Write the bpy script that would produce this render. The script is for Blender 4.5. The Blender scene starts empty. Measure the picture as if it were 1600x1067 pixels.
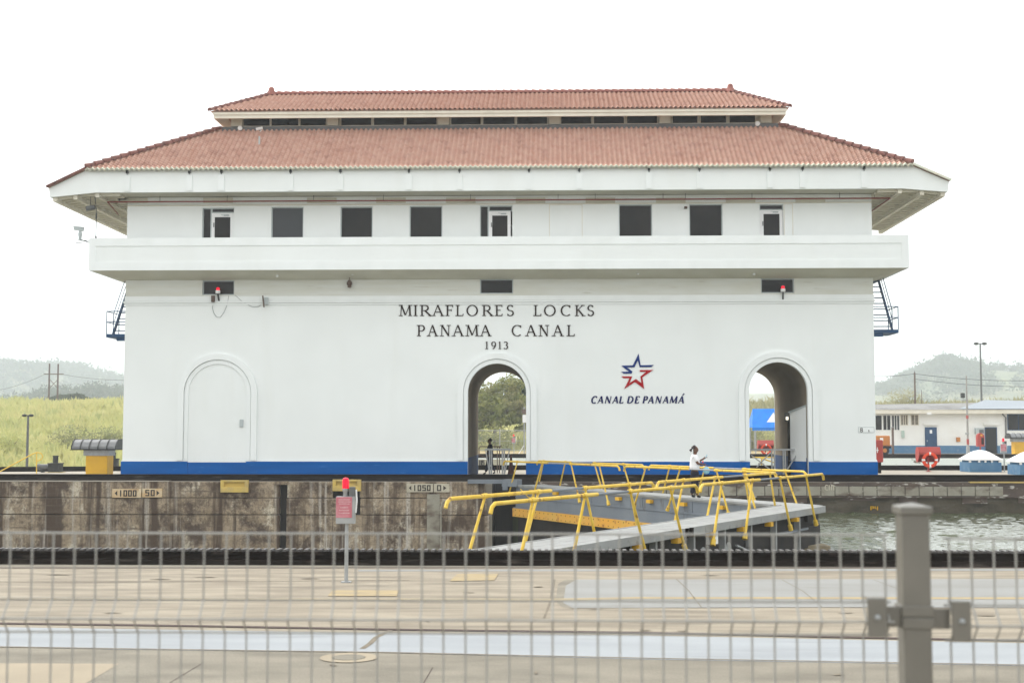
import bpy, bmesh, math, random
import numpy as np
from mathutils import Vector, Matrix
random.seed(7); rng = np.random.default_rng(7)
R = math.radians
SC = bpy.context.scene
COL = SC.collection

# ------------------------------------------------------------------ camera
F_PX, W_PX, H_PX = 2060.0, 1600.0, 1067.0
YAW, PITCH, CAM_H = math.atan(57 / F_PX), math.atan(141.5 / F_PX), 2.15
cam = bpy.data.objects.new('camera', bpy.data.cameras.new('camera'))
COL.objects.link(cam)
cam.location = (0, 0, CAM_H)
cam.rotation_euler = (math.pi / 2 + PITCH, 0, YAW)
cam.data.sensor_width = 36
cam.data.lens = 36 * F_PX / W_PX
cam.data.clip_start = 0.1
cam.data.clip_end = 9000
cam.data.dof.use_dof = True
cam.data.dof.focus_distance = 56
cam.data.dof.aperture_fstop = 5.0
SC.camera = cam

# ------------------------------------------------------------------ sky, sun, exposure
SUN_EL, SUN_AZ = R(52), R(-50)      # azimuth measured from +Y (behind the building) towards +X
world = bpy.data.worlds.new('World'); SC.world = world
world.use_nodes = True
wn = world.node_tree; wn.nodes.clear()
wo = wn.nodes.new('ShaderNodeOutputWorld'); wb = wn.nodes.new('ShaderNodeBackground')
sky = wn.nodes.new('ShaderNodeTexSky'); sky.sky_type = 'NISHITA'; sky.sun_disc = False
sky.sun_elevation = SUN_EL; sky.sun_rotation = SUN_AZ
sky.air_density = 1.0; sky.dust_density = 6.0; sky.ozone_density = 1.0
hsv = wn.nodes.new('ShaderNodeHueSaturation'); hsv.inputs['Saturation'].default_value = 0.22
mixw = wn.nodes.new('ShaderNodeMix'); mixw.data_type = 'RGBA'
mixw.inputs[0].default_value = 0.55
mixw.inputs[7].default_value = (9.2, 9.35, 9.3, 1)          # an even layer of bright cloud
wn.links.new(sky.outputs[0], hsv.inputs['Color'])
wn.links.new(hsv.outputs[0], mixw.inputs[6])
wn.links.new(mixw.outputs[2], wb.inputs['Color'])
wb.inputs['Strength'].default_value = 0.14
wn.links.new(wb.outputs[0], wo.inputs['Surface'])
sun = bpy.data.objects.new('sun', bpy.data.lights.new('sun', 'SUN')); COL.objects.link(sun)
sun.data.energy = 1.0; sun.data.angle = R(14); sun.data.color = (1.0, 0.96, 0.9)
sdir = Vector((math.sin(SUN_AZ) * math.cos(SUN_EL), math.cos(SUN_AZ) * math.cos(SUN_EL), math.sin(SUN_EL)))
sun.rotation_euler = sdir.to_track_quat('Z', 'Y').to_euler()
SC.view_settings.view_transform = 'Standard'; SC.view_settings.look = 'None'
SC.view_settings.gamma = 1.0; SC.view_settings.use_curve_mapping = False
SC.view_settings.exposure = 0.92
SC.render.engine = 'CYCLES'
SC.cycles.use_denoising = True
SC.cycles.max_bounces = 6; SC.cycles.volume_bounces = 1
SC.cycles.sample_clamp_indirect = 6

# ------------------------------------------------------------------ from the photograph's pixels to metres
cy_, sy_, cp_, sp_ = math.cos(YAW), math.sin(YAW), math.cos(PITCH), math.sin(PITCH)
V_R = Vector((cy_, sy_, 0)); V_F = Vector((-sy_ * cp_, cy_ * cp_, sp_)); V_U = Vector((sy_ * sp_, -cy_ * sp_, cp_))
CAM = Vector((0, 0, CAM_H))
def ray(px, py): return V_R * (px - W_PX / 2) + V_U * (H_PX / 2 - py) + V_F * F_PX
def at(px, py, Y):
    d = ray(px, py); return CAM + d * (Y / d.y)
def gp(px, py, z=0.0):
    d = ray(px, py); return CAM + d * ((z - CAM_H) / d.z)
def ax(px, py, Y): return at(px, py, Y).x
def az(px, py, Y): return at(px, py, Y).z

# ------------------------------------------------------------------ materials
MATS = {}
def nnode(nt, t, **kw):
    n = nt.nodes.new(t)
    for k, v in kw.items(): setattr(n, k, v)
    return n
def mat(name, c1, c2=None, rough=0.7, metal=0.0, scale=(1, 1, 1), ns=3.0, detail=4, lo=0.35, hi=0.65,
        c3=None, scale3=(1, 1, 1), ns3=1.0, lo3=0.5, hi3=0.65, bump=0.0, bscale=20.0, bdist=0.02, spec=0.22, grain=0.0,
        emit=None, estr=0.0, trans=0.0):
    if name in MATS: return MATS[name]
    m = bpy.data.materials.new(name); m.use_nodes = True
    nt = m.node_tree; b = nt.nodes['Principled BSDF']
    b.inputs['Roughness'].default_value = rough; b.inputs['Metallic'].default_value = metal
    b.inputs['Specular IOR Level'].default_value = spec
    L = nt.links.new
    geo = nnode(nt, 'ShaderNodeNewGeometry')
    def noise(sc, s, d=4):
        mp = nnode(nt, 'ShaderNodeMapping'); mp.inputs['Scale'].default_value = sc
        L(geo.outputs['Position'], mp.inputs['Vector'])
        n = nnode(nt, 'ShaderNodeTexNoise'); n.inputs['Scale'].default_value = s; n.inputs['Detail'].default_value = d
        L(mp.outputs[0], n.inputs['Vector']); return n.outputs['Fac']
    def ramp(src, a, z):
        r = nnode(nt, 'ShaderNodeMapRange'); r.inputs['From Min'].default_value = a; r.inputs['From Max'].default_value = z
        L(src, r.inputs['Value']); return r.outputs[0]
    def mix(fac, a, bcol):
        x = nnode(nt, 'ShaderNodeMix', data_type='RGBA')
        L(fac, x.inputs[0])
        for i, v in ((6, a), (7, bcol)):
            if isinstance(v, tuple): x.inputs[i].default_value = (*v, 1)
            else: L(v, x.inputs[i])
        return x.outputs[2]
    col = c1
    if c2 is not None: col = mix(ramp(noise(scale, ns, detail), lo, hi), c1, c2)
    if c3 is not None: col = mix(ramp(noise(scale3, ns3, 5), lo3, hi3), col, c3)
    if grain > 0:
        g = ramp(noise((1, 1, 1), 60.0, 3), 0.3, 0.7)
        mm = nnode(nt, 'ShaderNodeMath', operation='MULTIPLY'); L(g, mm.inputs[0]); mm.inputs[1].default_value = grain
        dark = tuple(v * 0.45 for v in c1)
        col = mix(mm.outputs[0], col, dark)
    if isinstance(col, tuple): b.inputs['Base Color'].default_value = (*col, 1)
    else: L(col, b.inputs['Base Color'])
    if bump > 0:
        bn = nnode(nt, 'ShaderNodeBump'); bn.inputs['Strength'].default_value = bump; bn.inputs['Distance'].default_value = bdist
        L(noise((1, 1, 1), bscale, 5), bn.inputs['Height']); L(bn.outputs[0], b.inputs['Normal'])
    if emit: b.inputs['Emission Color'].default_value = (*emit, 1); b.inputs['Emission Strength'].default_value = estr
    if trans: b.inputs['Transmission Weight'].default_value = trans
    MATS[name] = m; return m

WHITE = mat('white_wall_paint', (0.80, 0.825, 0.81), (0.77, 0.795, 0.78), 0.6, ns=0.5, c3=(0.755, 0.775, 0.75), scale3=(1.5, 1.5, 0.2), ns3=0.8, lo3=0.52, hi3=0.85, bump=0.08, bscale=9)
WHITE2 = mat('white_trim_paint', (0.81, 0.835, 0.825), (0.77, 0.795, 0.78), 0.6, ns=1.2, scale=(1, 1, .3))
DIRTW = mat('weathered_white_paint', (0.68, 0.69, 0.65), (0.62, 0.62, 0.555), 0.7, scale=(.4, 1, 3), ns=1.2, c3=(0.45, 0.42, 0.34), scale3=(.5, 1, 4), ns3=1.6, lo3=0.62, hi3=0.82)
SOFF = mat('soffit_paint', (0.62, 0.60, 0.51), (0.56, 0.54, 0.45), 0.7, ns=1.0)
CREAM = mat('cream_paint', (0.70, 0.66, 0.56), (0.64, 0.60, 0.50), 0.7, ns=1.5)
BLUE = mat('blue_band_paint', (0.0, 0.078, 0.29), (0.0, 0.092, 0.34), 0.7, spec=.06, ns=1.5, scale=(.3, 1, 2), c3=(0.03, 0.16, 0.42), ns3=4, scale3=(.4, 1, 3), lo3=.62, hi3=.8)
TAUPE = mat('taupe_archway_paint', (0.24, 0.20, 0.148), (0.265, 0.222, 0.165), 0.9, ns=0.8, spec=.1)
BLUE_SHADED = mat('shaded_blue_dado', (0.012, 0.045, 0.14), rough=0.7)  # archway shade put into a darker copy of the base-band blue
GLASS = mat('dark_tinted_glass', (0.006, 0.005, 0.004), (0.018, 0.015, 0.012), 0.04, ns=0.5, spec=0.16, bump=.15, bscale=1.2, bdist=.03)
GLASSB = mat('bluish_tinted_glass', (0.04, 0.043, 0.047), (0.048, 0.051, 0.055), 0.25, ns=0.6, spec=.2)
FRAMEG = mat('grey_window_frame', (0.42, 0.46, 0.46), rough=0.45)
FRAMEW = mat('white_door_frame', (0.8, 0.8, 0.8), rough=0.4)
TILE = mat('terracotta_tile', (0.50, 0.29, 0.222), (0.57, 0.37, 0.295), 0.75, ns=3.2, detail=3, c3=(0.35, 0.19, 0.15), ns3=2.0, lo3=.54, hi3=.8, bump=.15, bscale=30)
RIDGE = mat('terracotta_ridge', (0.23, 0.085, 0.067), (0.30, 0.125, 0.10), 0.75, ns=4, c3=(.11, .05, .042), ns3=6, lo3=.58, hi3=.75)
HIPM = mat('weathered_hip_tile', (0.15, 0.065, 0.053), (0.21, 0.09, 0.072), 0.8, ns=4, c3=(.07, .04, .035), ns3=5, lo3=.55, hi3=.72)
EAVET = mat('mint_white_tile_end', (0.62, 0.66, 0.56), (0.70, 0.66, 0.54), 0.7, ns=5, c3=(.35, .22, .16), ns3=9, lo3=.6, hi3=.75)
LETTER = mat('bronze_letter', (0.028, 0.014, 0.010), (0.018, 0.010, 0.008), 0.6, ns=8, spec=.1)
NAVY = mat('navy_letter', (0.008, 0.011, 0.085), rough=0.6, spec=.1)
STARB = mat('logo_blue', (0.008, 0.03, 0.16), rough=0.6, spec=.1)
STARR = mat('logo_red', (0.36, 0.004, 0.010), rough=0.6, spec=.1)
REDPIPE = mat('red_oxide_pipe', (0.22, 0.04, 0.03), rough=0.5)
STEELB = mat('blue_stair_steel', (0.015, 0.05, 0.115), (0.022, 0.068, 0.15), 0.5, ns=5)
DARK = mat('dark_steel', (0.006, 0.005, 0.0045), (0.014, 0.010, 0.008), 0.7, spec=.08, ns=2.5, scale=(.4, 1, 1), c3=(.05, .037, .03), ns3=3, lo3=.6, hi3=.8)
RAILS = mat('rail_steel', (0.022, 0.017, 0.014), (0.012, 0.009, 0.0075), 0.6, spec=.1, ns=1.5, scale=(.3, 1, 2), c3=(.08, .068, .058), ns3=2.5, scale3=(.5, 1, 3), lo3=.6, hi3=.75)
TEETH = mat('worn_rack_steel', (0.13, 0.125, 0.12), (0.07, 0.066, 0.062), 0.5, ns=3)
GREYM = mat('gate_grey_paint', (0.155, 0.175, 0.20), (0.18, 0.20, 0.22), 0.5, ns=1.2, c3=(.09, .08, .075), scale3=(1.5, 1.5, .5), ns3=2.2, lo3=.63, hi3=.8)
DECKG = mat('gate_deck_grey', (0.31, 0.315, 0.31), (0.26, 0.265, 0.26), 0.6, ns=2.0, c3=(.13, .125, .112), ns3=5, lo3=.6, hi3=.8)
GDARK = mat('gate_dark_recess', (0.018, 0.017, 0.017), (0.034, 0.028, 0.024), 0.7, ns=1.5, scale=(1, 1, .4))  # near-black: the dark of niche, slots and gate recesses is painted in
YEL = mat('yellow_rail_paint', (0.62, 0.40, 0.035), (0.70, 0.49, 0.09), 0.5, ns=4, c3=(.24, .12, .04), ns3=5, lo3=.6, hi3=.72)
YELB = mat('orange_bumper_paint', (0.66, 0.33, 0.045), (0.60, 0.36, 0.08), 0.6, ns=1.2, c3=(.30, .12, .05), ns3=3, lo3=.6, hi3=.75)
YELW = mat('worn_yellow_paint', (0.58, 0.42, 0.12), (0.42, 0.32, 0.14), 0.8, ns=3, lo=.4, hi=.7)
YELBOX = mat('yellow_box_paint', (0.66, 0.38, 0.03), (0.6, 0.34, 0.03), 0.5, ns=2)
GALV = mat('galvanised_steel', (0.36, 0.37, 0.37), (0.29, 0.30, 0.30), 0.45, metal=.3, ns=6)
GALVD = mat('dull_grey_steel', (0.135, 0.14, 0.14), (0.105, 0.108, 0.11), 0.5, ns=4)
FENCEM = mat('fence_grey_coat', (0.15, 0.142, 0.122), (0.13, 0.124, 0.106), 0.33, ns=9, spec=.6)
WIREM = mat('fence_wire_coat', (0.27, 0.268, 0.25), rough=.35, spec=.6)
VENT = mat('vent_charcoal', (0.035, 0.037, 0.036), (0.055, 0.057, 0.054), 0.6, ns=4)
RED = mat('faded_red_paint', (0.42, 0.06, 0.05), (0.36, 0.07, 0.06), 0.5, ns=3)
BUOY = mat('orange_red_buoy', (0.75, 0.075, 0.03), rough=.5)
LAMPR = mat('red_lens', (0.75, 0.005, 0.03), rough=.2, emit=(0.9, 0.01, 0.03), estr=0.35)
SIGNR = mat('pale_red_sign', (0.42, 0.10, 0.13), (0.52, 0.24, 0.27), 0.6, ns=5)
PAPER = mat('faded_white_print', (0.56, 0.36, 0.37), (0.48, 0.24, 0.26), .7, ns=30)
WPAINT = mat('plain_white', (0.8, 0.8, 0.79), rough=.5)
LBLUE = mat('faded_blue_paint', (0.07, 0.17, 0.30), (0.10, 0.21, 0.33), 0.7, ns=2, c3=(.2, .26, .32), ns3=4, lo3=.6, hi3=.8)
ORANGE = mat('orange_machine_paint', (0.50, 0.19, 0.035), (0.42, 0.16, 0.04), 0.5, ns=3)
BROWN = mat('brown_wood', (0.11, 0.075, 0.06), (0.15, 0.11, 0.09), .8, ns=3, scale=(1, 1, .3))
RUBBER = mat('black_rubber', (0.02, 0.02, 0.02), rough=.8)
TARP = mat('blue_tarp', (0.01, 0.16, 0.58), (0.012, 0.2, 0.66), 0.45, ns=2)
SKIN = mat('brown_skin', (0.13, 0.062, 0.038), rough=.5)
HAIR = mat('dark_hair', (0.022, 0.013, 0.012), rough=.6)
SHIRT = mat('white_cotton', (0.8, 0.8, 0.82), rough=.8)
TROUS = mat('charcoal_cloth', (0.02, 0.02, 0.03), rough=.85)
NAVYC = mat('navy_overall_cloth', (0.018, 0.018, 0.045), rough=.85)
BAGM = mat('pale_blue_bag', (0.25, 0.5, 0.6), rough=.5)

PAVE = mat('tan_concrete', (0.335, 0.293, 0.225), (0.225, 0.192, 0.147), 0.85, scale=(.35, 1.6, 1), ns=2.2, detail=8, lo=.36, hi=.64,
           c3=(0.135, 0.116, 0.09), scale3=(.3, 2.2, 1), ns3=1.3, lo3=.52, hi3=.78, bump=.35, bscale=30, grain=.5)
PAVE2 = mat('grey_concrete', (0.255, 0.232, 0.185), (0.165, 0.15, 0.12), 0.9, scale=(.6, 1.4, 1), ns=1.6, detail=6, c3=(.25, .225, .18), ns3=.7, lo3=.5, hi3=.75, bump=.4, bscale=30, grain=.5)
PAVEW = mat('pale_blue_white_concrete', (0.285, 0.302, 0.315), (0.245, 0.26, 0.272), 0.8, scale=(.25, 1.5, 1), ns=1.3, detail=6, c3=(.20, .205, .205), scale3=(.3, 2, 1), ns3=2.2, lo3=.6, hi3=.8, bump=.15, bscale=30)
PAVES = mat('light_grey_slab', (0.25, 0.252, 0.243), (0.215, 0.213, 0.20), 0.85, scale=(.3, 1.5, 1), ns=1.0, detail=6, c3=(.17, .162, .14), scale3=(.35, 1.5, 1), ns3=1.8, lo3=.6, hi3=.8, bump=.15, bscale=30)
PAVEC = mat('cream_slab', (0.30, 0.255, 0.185), (0.265, 0.225, 0.165), .85, ns=1.5, bump=.15, bscale=30)
YLINE = mat('faded_yellow_line', (0.33, 0.26, 0.145), (0.26, 0.215, 0.145), .85, ns=3, scale=(.6, 2, 1), lo=.4, hi=.68)
CRACK = mat('dark_joint', (0.07, 0.05, 0.045), rough=.9)
SEAL = mat('crack_sealant', (0.20, 0.17, 0.125), (.13, .11, .085), rough=.9, ns=12)
QUAY = mat('far_quay_concrete', (0.34, 0.31, 0.255), (0.30, 0.27, 0.225), .85, scale=(.3, .6, 1), ns=.8, c3=(.24, .22, .185), ns3=.5, lo3=.55, hi3=.8)

def lockwall_mat():
    m = bpy.data.materials.new('stained_lock_concrete'); m.use_nodes = True
    nt = m.node_tree; b = nt.nodes['Principled BSDF']; b.inputs['Roughness'].default_value = .9; L = nt.links.new
    geo = nnode(nt, 'ShaderNodeNewGeometry')
    def noise(sc, s, d=6, rg=.6):
        mp = nnode(nt, 'ShaderNodeMapping'); mp.inputs['Scale'].default_value = sc; L(geo.outputs['Position'], mp.inputs['Vector'])
        n = nnode(nt, 'ShaderNodeTexNoise'); n.inputs['Scale'].default_value = s; n.inputs['Detail'].default_value = d; n.inputs['Roughness'].default_value = rg
        L(mp.outputs[0], n.inputs['Vector']); return n.outputs['Fac']
    def rmp(src, a, z):
        r = nnode(nt, 'ShaderNodeMapRange'); r.inputs['From Min'].default_value = a; r.inputs['From Max'].default_value = z; L(src, r.inputs['Value']); return r.outputs[0]
    def mix(f, a, c):
        x = nnode(nt, 'ShaderNodeMix', data_type='RGBA'); L(f, x.inputs[0])
        for i, v in ((6, a), (7, c)):
            if isinstance(v, tuple): x.inputs[i].default_value = (*v, 1)
            else: L(v, x.inputs[i])
        return x.outputs[2]
    base = mix(rmp(noise((1, 1, 1), 3.5, 10, .75), .38, .64), (.39, .31, .215), (.21, .155, .10))
    base = mix(rmp(noise((1, 1, .7), 1.3, 12, .78), .53, .62), base, (.60, .53, .41))
    base = mix(rmp(noise((.5, .5, .42), 1.6, 14, .78), .48, .58), base, (.078, .052, .036))
    base = mix(rmp(noise((1.5, 1.5, .07), 1.0, 7, .6), .485, .58), base, (.07, .044, .028))
    base = mix(rmp(noise((.25, .25, 5.0), 1.3, 6, .6), .60, .70), base, (.12, .09, .065))
    base = mix(rmp(noise((2.2, 2.2, .06), 1.0, 8, .7), .55, .66), base, (.48, .44, .38))
    base = mix(rmp(noise((1, 1, 1), 16, 6, .85), .50, .68), base, (.09, .07, .05))
    L(base, b.inputs['Base Color'])
    bn = nnode(nt, 'ShaderNodeBump'); bn.inputs['Strength'].default_value = .8; bn.inputs['Distance'].default_value = .04
    L(noise((1, 1, 1), 9, 8, .7), bn.inputs['Height']); L(bn.outputs[0], b.inputs['Normal'])
    return m
LOCKW = lockwall_mat()
LOCKD = mat('wet_lock_concrete', (0.075, 0.062, 0.042), (0.105, 0.09, 0.065), .6, scale=(1, 1, .5), ns=1.0, c3=(.04, .035, .025), scale3=(.6, 1, 1.5), ns3=1.3, lo3=.5, hi3=.7, bump=.4, bscale=5, bdist=.05)
PANELM = mat('pale_fender_concrete', (0.33, 0.315, 0.255), (0.26, 0.24, 0.19), .85, ns=1.6, c3=(.12, .085, .065), scale3=(1, 1, 2), ns3=1.2, lo3=.52, hi3=.7, bump=.3, bscale=12)
LEDGEM = mat('peeling_ledge', (0.13, 0.10, 0.08), (0.09, 0.07, 0.06), .8, ns=1.5, c3=(.5, .47, .42), scale3=(1, 1, 3), ns3=2.6, lo3=.58, hi3=.66, bump=.3, bscale=8)
STAINW = mat('pale_stained_lock_face', (0.82, 0.85, 0.81), (0.76, 0.79, 0.76), .8, ns=.5, c3=(.16, .11, .07), scale3=(.8, 1, 1.6), ns3=1.6, lo3=.62, hi3=.67)
PLAQ = mat('aged_plaque', (0.56, 0.38, 0.20), (0.62, 0.52, 0.36), .8, ns=2.5, c3=(.3, .15, .07), scale3=(2, 1, .6), ns3=3, lo3=.6, hi3=.75)
PLAQ2 = mat('pale_plaque', (0.50, 0.46, 0.36), (0.42, 0.38, 0.29), .8, ns=3)
INK = mat('plaque_ink', (0.05, 0.04, 0.035), rough=.8)
DRYG = mat('dry_grass_ground', (0.34, 0.265, 0.14), (0.27, 0.22, 0.12), .95, ns=.4)

def grass_mat(name, a, bcol, c, s1=.12, s2=.5):
    return mat(name, a, bcol, .9, ns=s1, detail=5, lo=.38, hi=.62, c3=c, ns3=s2, lo3=.5, hi3=.7, spec=.15)
GRASS = grass_mat('pale_tall_grass', (0.50, 0.50, 0.21), (0.58, 0.545, 0.26), (0.36, 0.40, 0.175))
GRASS2 = grass_mat('dull_tall_grass', (0.34, 0.325, 0.185), (0.42, 0.38, 0.23), (0.24, 0.25, 0.14))
BANK = grass_mat('grass_bank_soil', (0.40, 0.40, 0.15), (0.46, 0.43, 0.185), (0.29, 0.32, 0.13))
HILLM = grass_mat('far_hill_grass', (0.15, 0.165, 0.095), (0.21, 0.20, 0.125), (0.09, 0.11, 0.07), .01, .03)
WOODM = mat('far_wood_leaf', (0.055, 0.075, 0.05), (0.08, 0.095, 0.065), .9, ns=.05, spec=.1)
LEAF = mat('light_green_leaf', (0.28, 0.285, 0.10), (0.185, 0.21, 0.07), .75, ns=.55, detail=5, lo=.4, hi=.6, c3=(.34, .31, .15), ns3=.35, lo3=.52, hi3=.7, spec=.2)
LEAFD = mat('dark_green_leaf', (0.04, 0.08, 0.025), (0.06, 0.10, 0.035), .7, ns=.6, spec=.2)
BARK = mat('bark', (0.12, 0.09, 0.07), (0.16, 0.13, 0.1), .95, ns=5)
BUSHM = mat('scrub_leaf', (0.24, 0.255, 0.125), (0.32, 0.32, 0.17), .85, ns=.6, spec=.15)

def translucent(m, f=.4):
    nt = m.node_tree; b = nt.nodes['Principled BSDF']; out = next(n for n in nt.nodes if n.type == 'OUTPUT_MATERIAL')
    tr = nt.nodes.new('ShaderNodeBsdfTranslucent'); mx = nt.nodes.new('ShaderNodeMixShader'); mx.inputs[0].default_value = f
    if b.inputs['Base Color'].links: nt.links.new(b.inputs['Base Color'].links[0].from_socket, tr.inputs['Color'])
    nt.links.new(b.outputs[0], mx.inputs[1]); nt.links.new(tr.outputs[0], mx.inputs[2]); nt.links.new(mx.outputs[0], out.inputs['Surface'])
for m_ in (GRASS, GRASS2, LEAF, LEAFD, BUSHM, WOODM): translucent(m_)

def water_mat():
    m = bpy.data.materials.new('green_canal_water'); m.use_nodes = True
    nt = m.node_tree; b = nt.nodes['Principled BSDF']; L = nt.links.new
    b.inputs['Base Color'].default_value = (.075, .085, .05, 1); b.inputs['Roughness'].default_value = .08
    b.inputs['IOR'].default_value = 1.33
    geo = nnode(nt, 'ShaderNodeNewGeometry')
    def n(sc, s, d=3):
        mp = nnode(nt, 'ShaderNodeMapping'); mp.inputs['Scale'].default_value = sc; L(geo.outputs['Position'], mp.inputs['Vector'])
        x = nnode(nt, 'ShaderNodeTexNoise'); x.inputs['Scale'].default_value = s; x.inputs['Detail'].default_value = d
        L(mp.outputs[0], x.inputs['Vector']); return x.outputs['Fac']
    ad = nnode(nt, 'ShaderNodeMath', operation='ADD'); L(n((1, .7, 1), 5.0), ad.inputs[0]); L(n((.8, .5, 1), 1.6), ad.inputs[1])
    bn = nnode(nt, 'ShaderNodeBump'); bn.inputs['Strength'].default_value = .5; bn.inputs['Distance'].default_value = .03
    L(ad.outputs[0], bn.inputs['Height']); L(bn.outputs[0], b.inputs['Normal'])
    return m
WATER = water_mat()

# ------------------------------------------------------------------ mesh building
ORG = {}
class MB:
    def __init__(s): s.v = []; s.f = []
    def add(s, vs, fs):
        o = len(s.v); s.v += [tuple(v) for v in vs]; s.f += [tuple(i + o for i in f) for f in fs]; return s
    def box(s, x0, x1, y0, y1, z0, z1):
        x0, x1 = min(x0, x1), max(x0, x1); y0, y1 = min(y0, y1), max(y0, y1); z0, z1 = min(z0, z1), max(z0, z1)
        return s.add([(x0, y0, z0), (x1, y0, z0), (x1, y1, z0), (x0, y1, z0), (x0, y0, z1), (x1, y0, z1), (x1, y1, z1), (x0, y1, z1)],
                     [(0, 3, 2, 1), (4, 5, 6, 7), (0, 1, 5, 4), (1, 2, 6, 5), (2, 3, 7, 6), (3, 0, 4, 7)])
    def cbox(s, c, d): return s.box(c[0] - d[0] / 2, c[0] + d[0] / 2, c[1] - d[1] / 2, c[1] + d[1] / 2, c[2] - d[2] / 2, c[2] + d[2] / 2)
    def bar(s, p, q, w, h):           # a box beam from p to q, w wide (sideways), h tall
        p, q = Vector(p), Vector(q); d = (q - p).normalized()
        up = Vector((0, 0, 1)) if abs(d.z) < .98 else Vector((0, 1, 0))
        a = d.cross(up).normalized() * w / 2; b = a.cross(d).normalized() * h / 2
        vs = [p - a - b, p + a - b, p + a + b, p - a + b, q - a - b, q + a - b, q + a + b, q - a + b]
        return s.add(vs, [(0, 1, 2, 3), (7, 6, 5, 4), (0, 4, 5, 1), (1, 5, 6, 2), (2, 6, 7, 3), (3, 7, 4, 0)])
    def tube(s, pts, r, n=8, caps=True):
        pts = [Vector(p) for p in pts]; rs = r if isinstance(r, (list, tuple)) else [r] * len(pts)
        o = len(s.v); prev = None
        for i, p in enumerate(pts):
            d = (pts[min(i + 1, len(pts) - 1)] - pts[max(i - 1, 0)]).normalized()
            if prev is None: u = d.orthogonal().normalized()
            else: u = (prev - d * prev.dot(d)).normalized()
            prev = u; w = d.cross(u)
            for k in range(n):
                a = 2 * math.pi * k / n; s.v.append(tuple(p + (u * math.cos(a) + w * math.sin(a)) * rs[i]))
        for i in range(len(pts) - 1):
            for k in range(n):
                a, b = o + i * n + k, o + i * n + (k + 1) % n; s.f.append((a, b, b + n, a + n))
        if caps:
            s.f.append(tuple(o + k for k in range(n))[::-1]); e = o + (len(pts) - 1) * n; s.f.append(tuple(e + k for k in range(n)))
        return s
    def prism(s, poly, y0, y1):       # polygon in XZ pulled along Y
        n = len(poly)
        ar = sum(poly[i][0] * poly[(i + 1) % n][1] - poly[(i + 1) % n][0] * poly[i][1] for i in range(n))
        if ar < 0: poly = poly[::-1]
        vs = [(x, y0, z) for x, z in poly] + [(x, y1, z) for x, z in poly]
        return s.add(vs, [tuple(range(n)), tuple(range(2 * n - 1, n - 1, -1))] + [(i, i + n, (i + 1) % n + n, (i + 1) % n) for i in range(n)])
    def xprism(s, poly, x0, x1):      # polygon in YZ pulled along X
        n = len(poly)
        vs = [(x0, y, z) for y, z in poly] + [(x1, y, z) for y, z in poly]
        return s.add(vs, [tuple(range(n))[::-1], tuple(range(n, 2 * n))] + [(i, (i + 1) % n, (i + 1) % n + n, i + n) for i in range(n)])
    def slab(s, poly, z0, z1):        # polygon in XY pulled along Z
        n = len(poly)
        vs = [(x, y, z0) for x, y in poly] + [(x, y, z1) for x, y in poly]
        return s.add(vs, [tuple(range(n))[::-1], tuple(range(n, 2 * n))] + [(i, (i + 1) % n, (i + 1) % n + n, i + n) for i in range(n)])
    def flat(s, poly, z): n = len(poly); return s.add([(x, y, z) for x, y in poly], [tuple(range(n))])
    def lathe(s, c, prof, n=20):      # profile of (r, z) about the vertical through c
        o = len(s.v)
        for r, z in prof:
            for k in range(n):
                a = 2 * math.pi * k / n; s.v.append((c[0] + r * math.cos(a), c[1] + r * math.sin(a), c[2] + z))
        for i in range(len(prof) - 1):
            for k in range(n):
                a, b = o + i * n + k, o + i * n + (k + 1) % n; s.f.append((a, b, b + n, a + n))
        s.f.append(tuple(o + k for k in range(n))[::-1]); e = o + (len(prof) - 1) * n; s.f.append(tuple(e + k for k in range(n)))
        return s
    def torus(s, c, Rr, r, axis='y', n=28, m=10, a0=0, a1=2 * math.pi):
        o = len(s.v); full = abs(a1 - a0 - 2 * math.pi) < 1e-6; cnt = n if full else n + 1
        for i in range(cnt):
            a = a0 + (a1 - a0) * i / n
            for k in range(m):
                b = 2 * math.pi * k / m; q = Rr + r * math.cos(b)
                s.v.append((c[0] + q * math.cos(a), c[1] + r * math.sin(b), c[2] + q * math.sin(a)))
        for i in range(n):
            for k in range(m):
                i2 = (i + 1) % cnt
                s.f.append((o + i * m + k, o + i * m + (k + 1) % m, o + i2 * m + (k + 1) % m, o + i2 * m + k))
        return s
    def ball(s, c, r, n=10, sc=(1, 1, 1)):
        pr = [(max(1e-3, math.sin(math.pi * i / n)) * r, -math.cos(math.pi * i / n) * r) for i in range(n + 1)]
        o = len(s.v); s.lathe((0, 0, 0), pr, n + 2)
        for i in range(o, len(s.v)):
            v = s.v[i]; s.v[i] = (c[0] + v[0] * sc[0], c[1] + v[1] * sc[1], c[2] + v[2] * sc[2])
        return s
    def build(s, name, m, parent=None, org=None, smooth=False, bevel=0.0):
        if parent is not None: O = ORG[parent]
        elif org is not None: O = Vector(org)
        else: O = Vector((0, 0, 0))
        me = bpy.data.meshes.new(name)
        me.from_pydata([(v[0] - O.x, v[1] - O.y, v[2] - O.z) for v in s.v], [], s.f); me.update()
        if smooth:
            me.polygons.foreach_set('use_smooth', [True] * len(me.polygons))
            me.set_sharp_from_angle(angle=R(40))
        return link(name, me, m, parent, O, bevel)
def link(name, me, m, parent, O, bevel=0.0):
    if m is not None: me.materials.append(m)
    o = bpy.data.objects.new(name, me); COL.objects.link(o)
    if parent is not None: o.parent = parent
    else: o.location = O
    ORG[o] = Vector(O)
    if bevel:
        bm = o.modifiers.new('bevel', 'BEVEL'); bm.width = bevel; bm.segments = 2; bm.limit_method = 'ANGLE'
    return o
def tag(o, label=None, cat=None, group=None, kind=None):
    if label: o['label'] = label
    if cat: o['category'] = cat
    if group: o['group'] = group
    if kind: o['kind'] = kind
    return o
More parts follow.
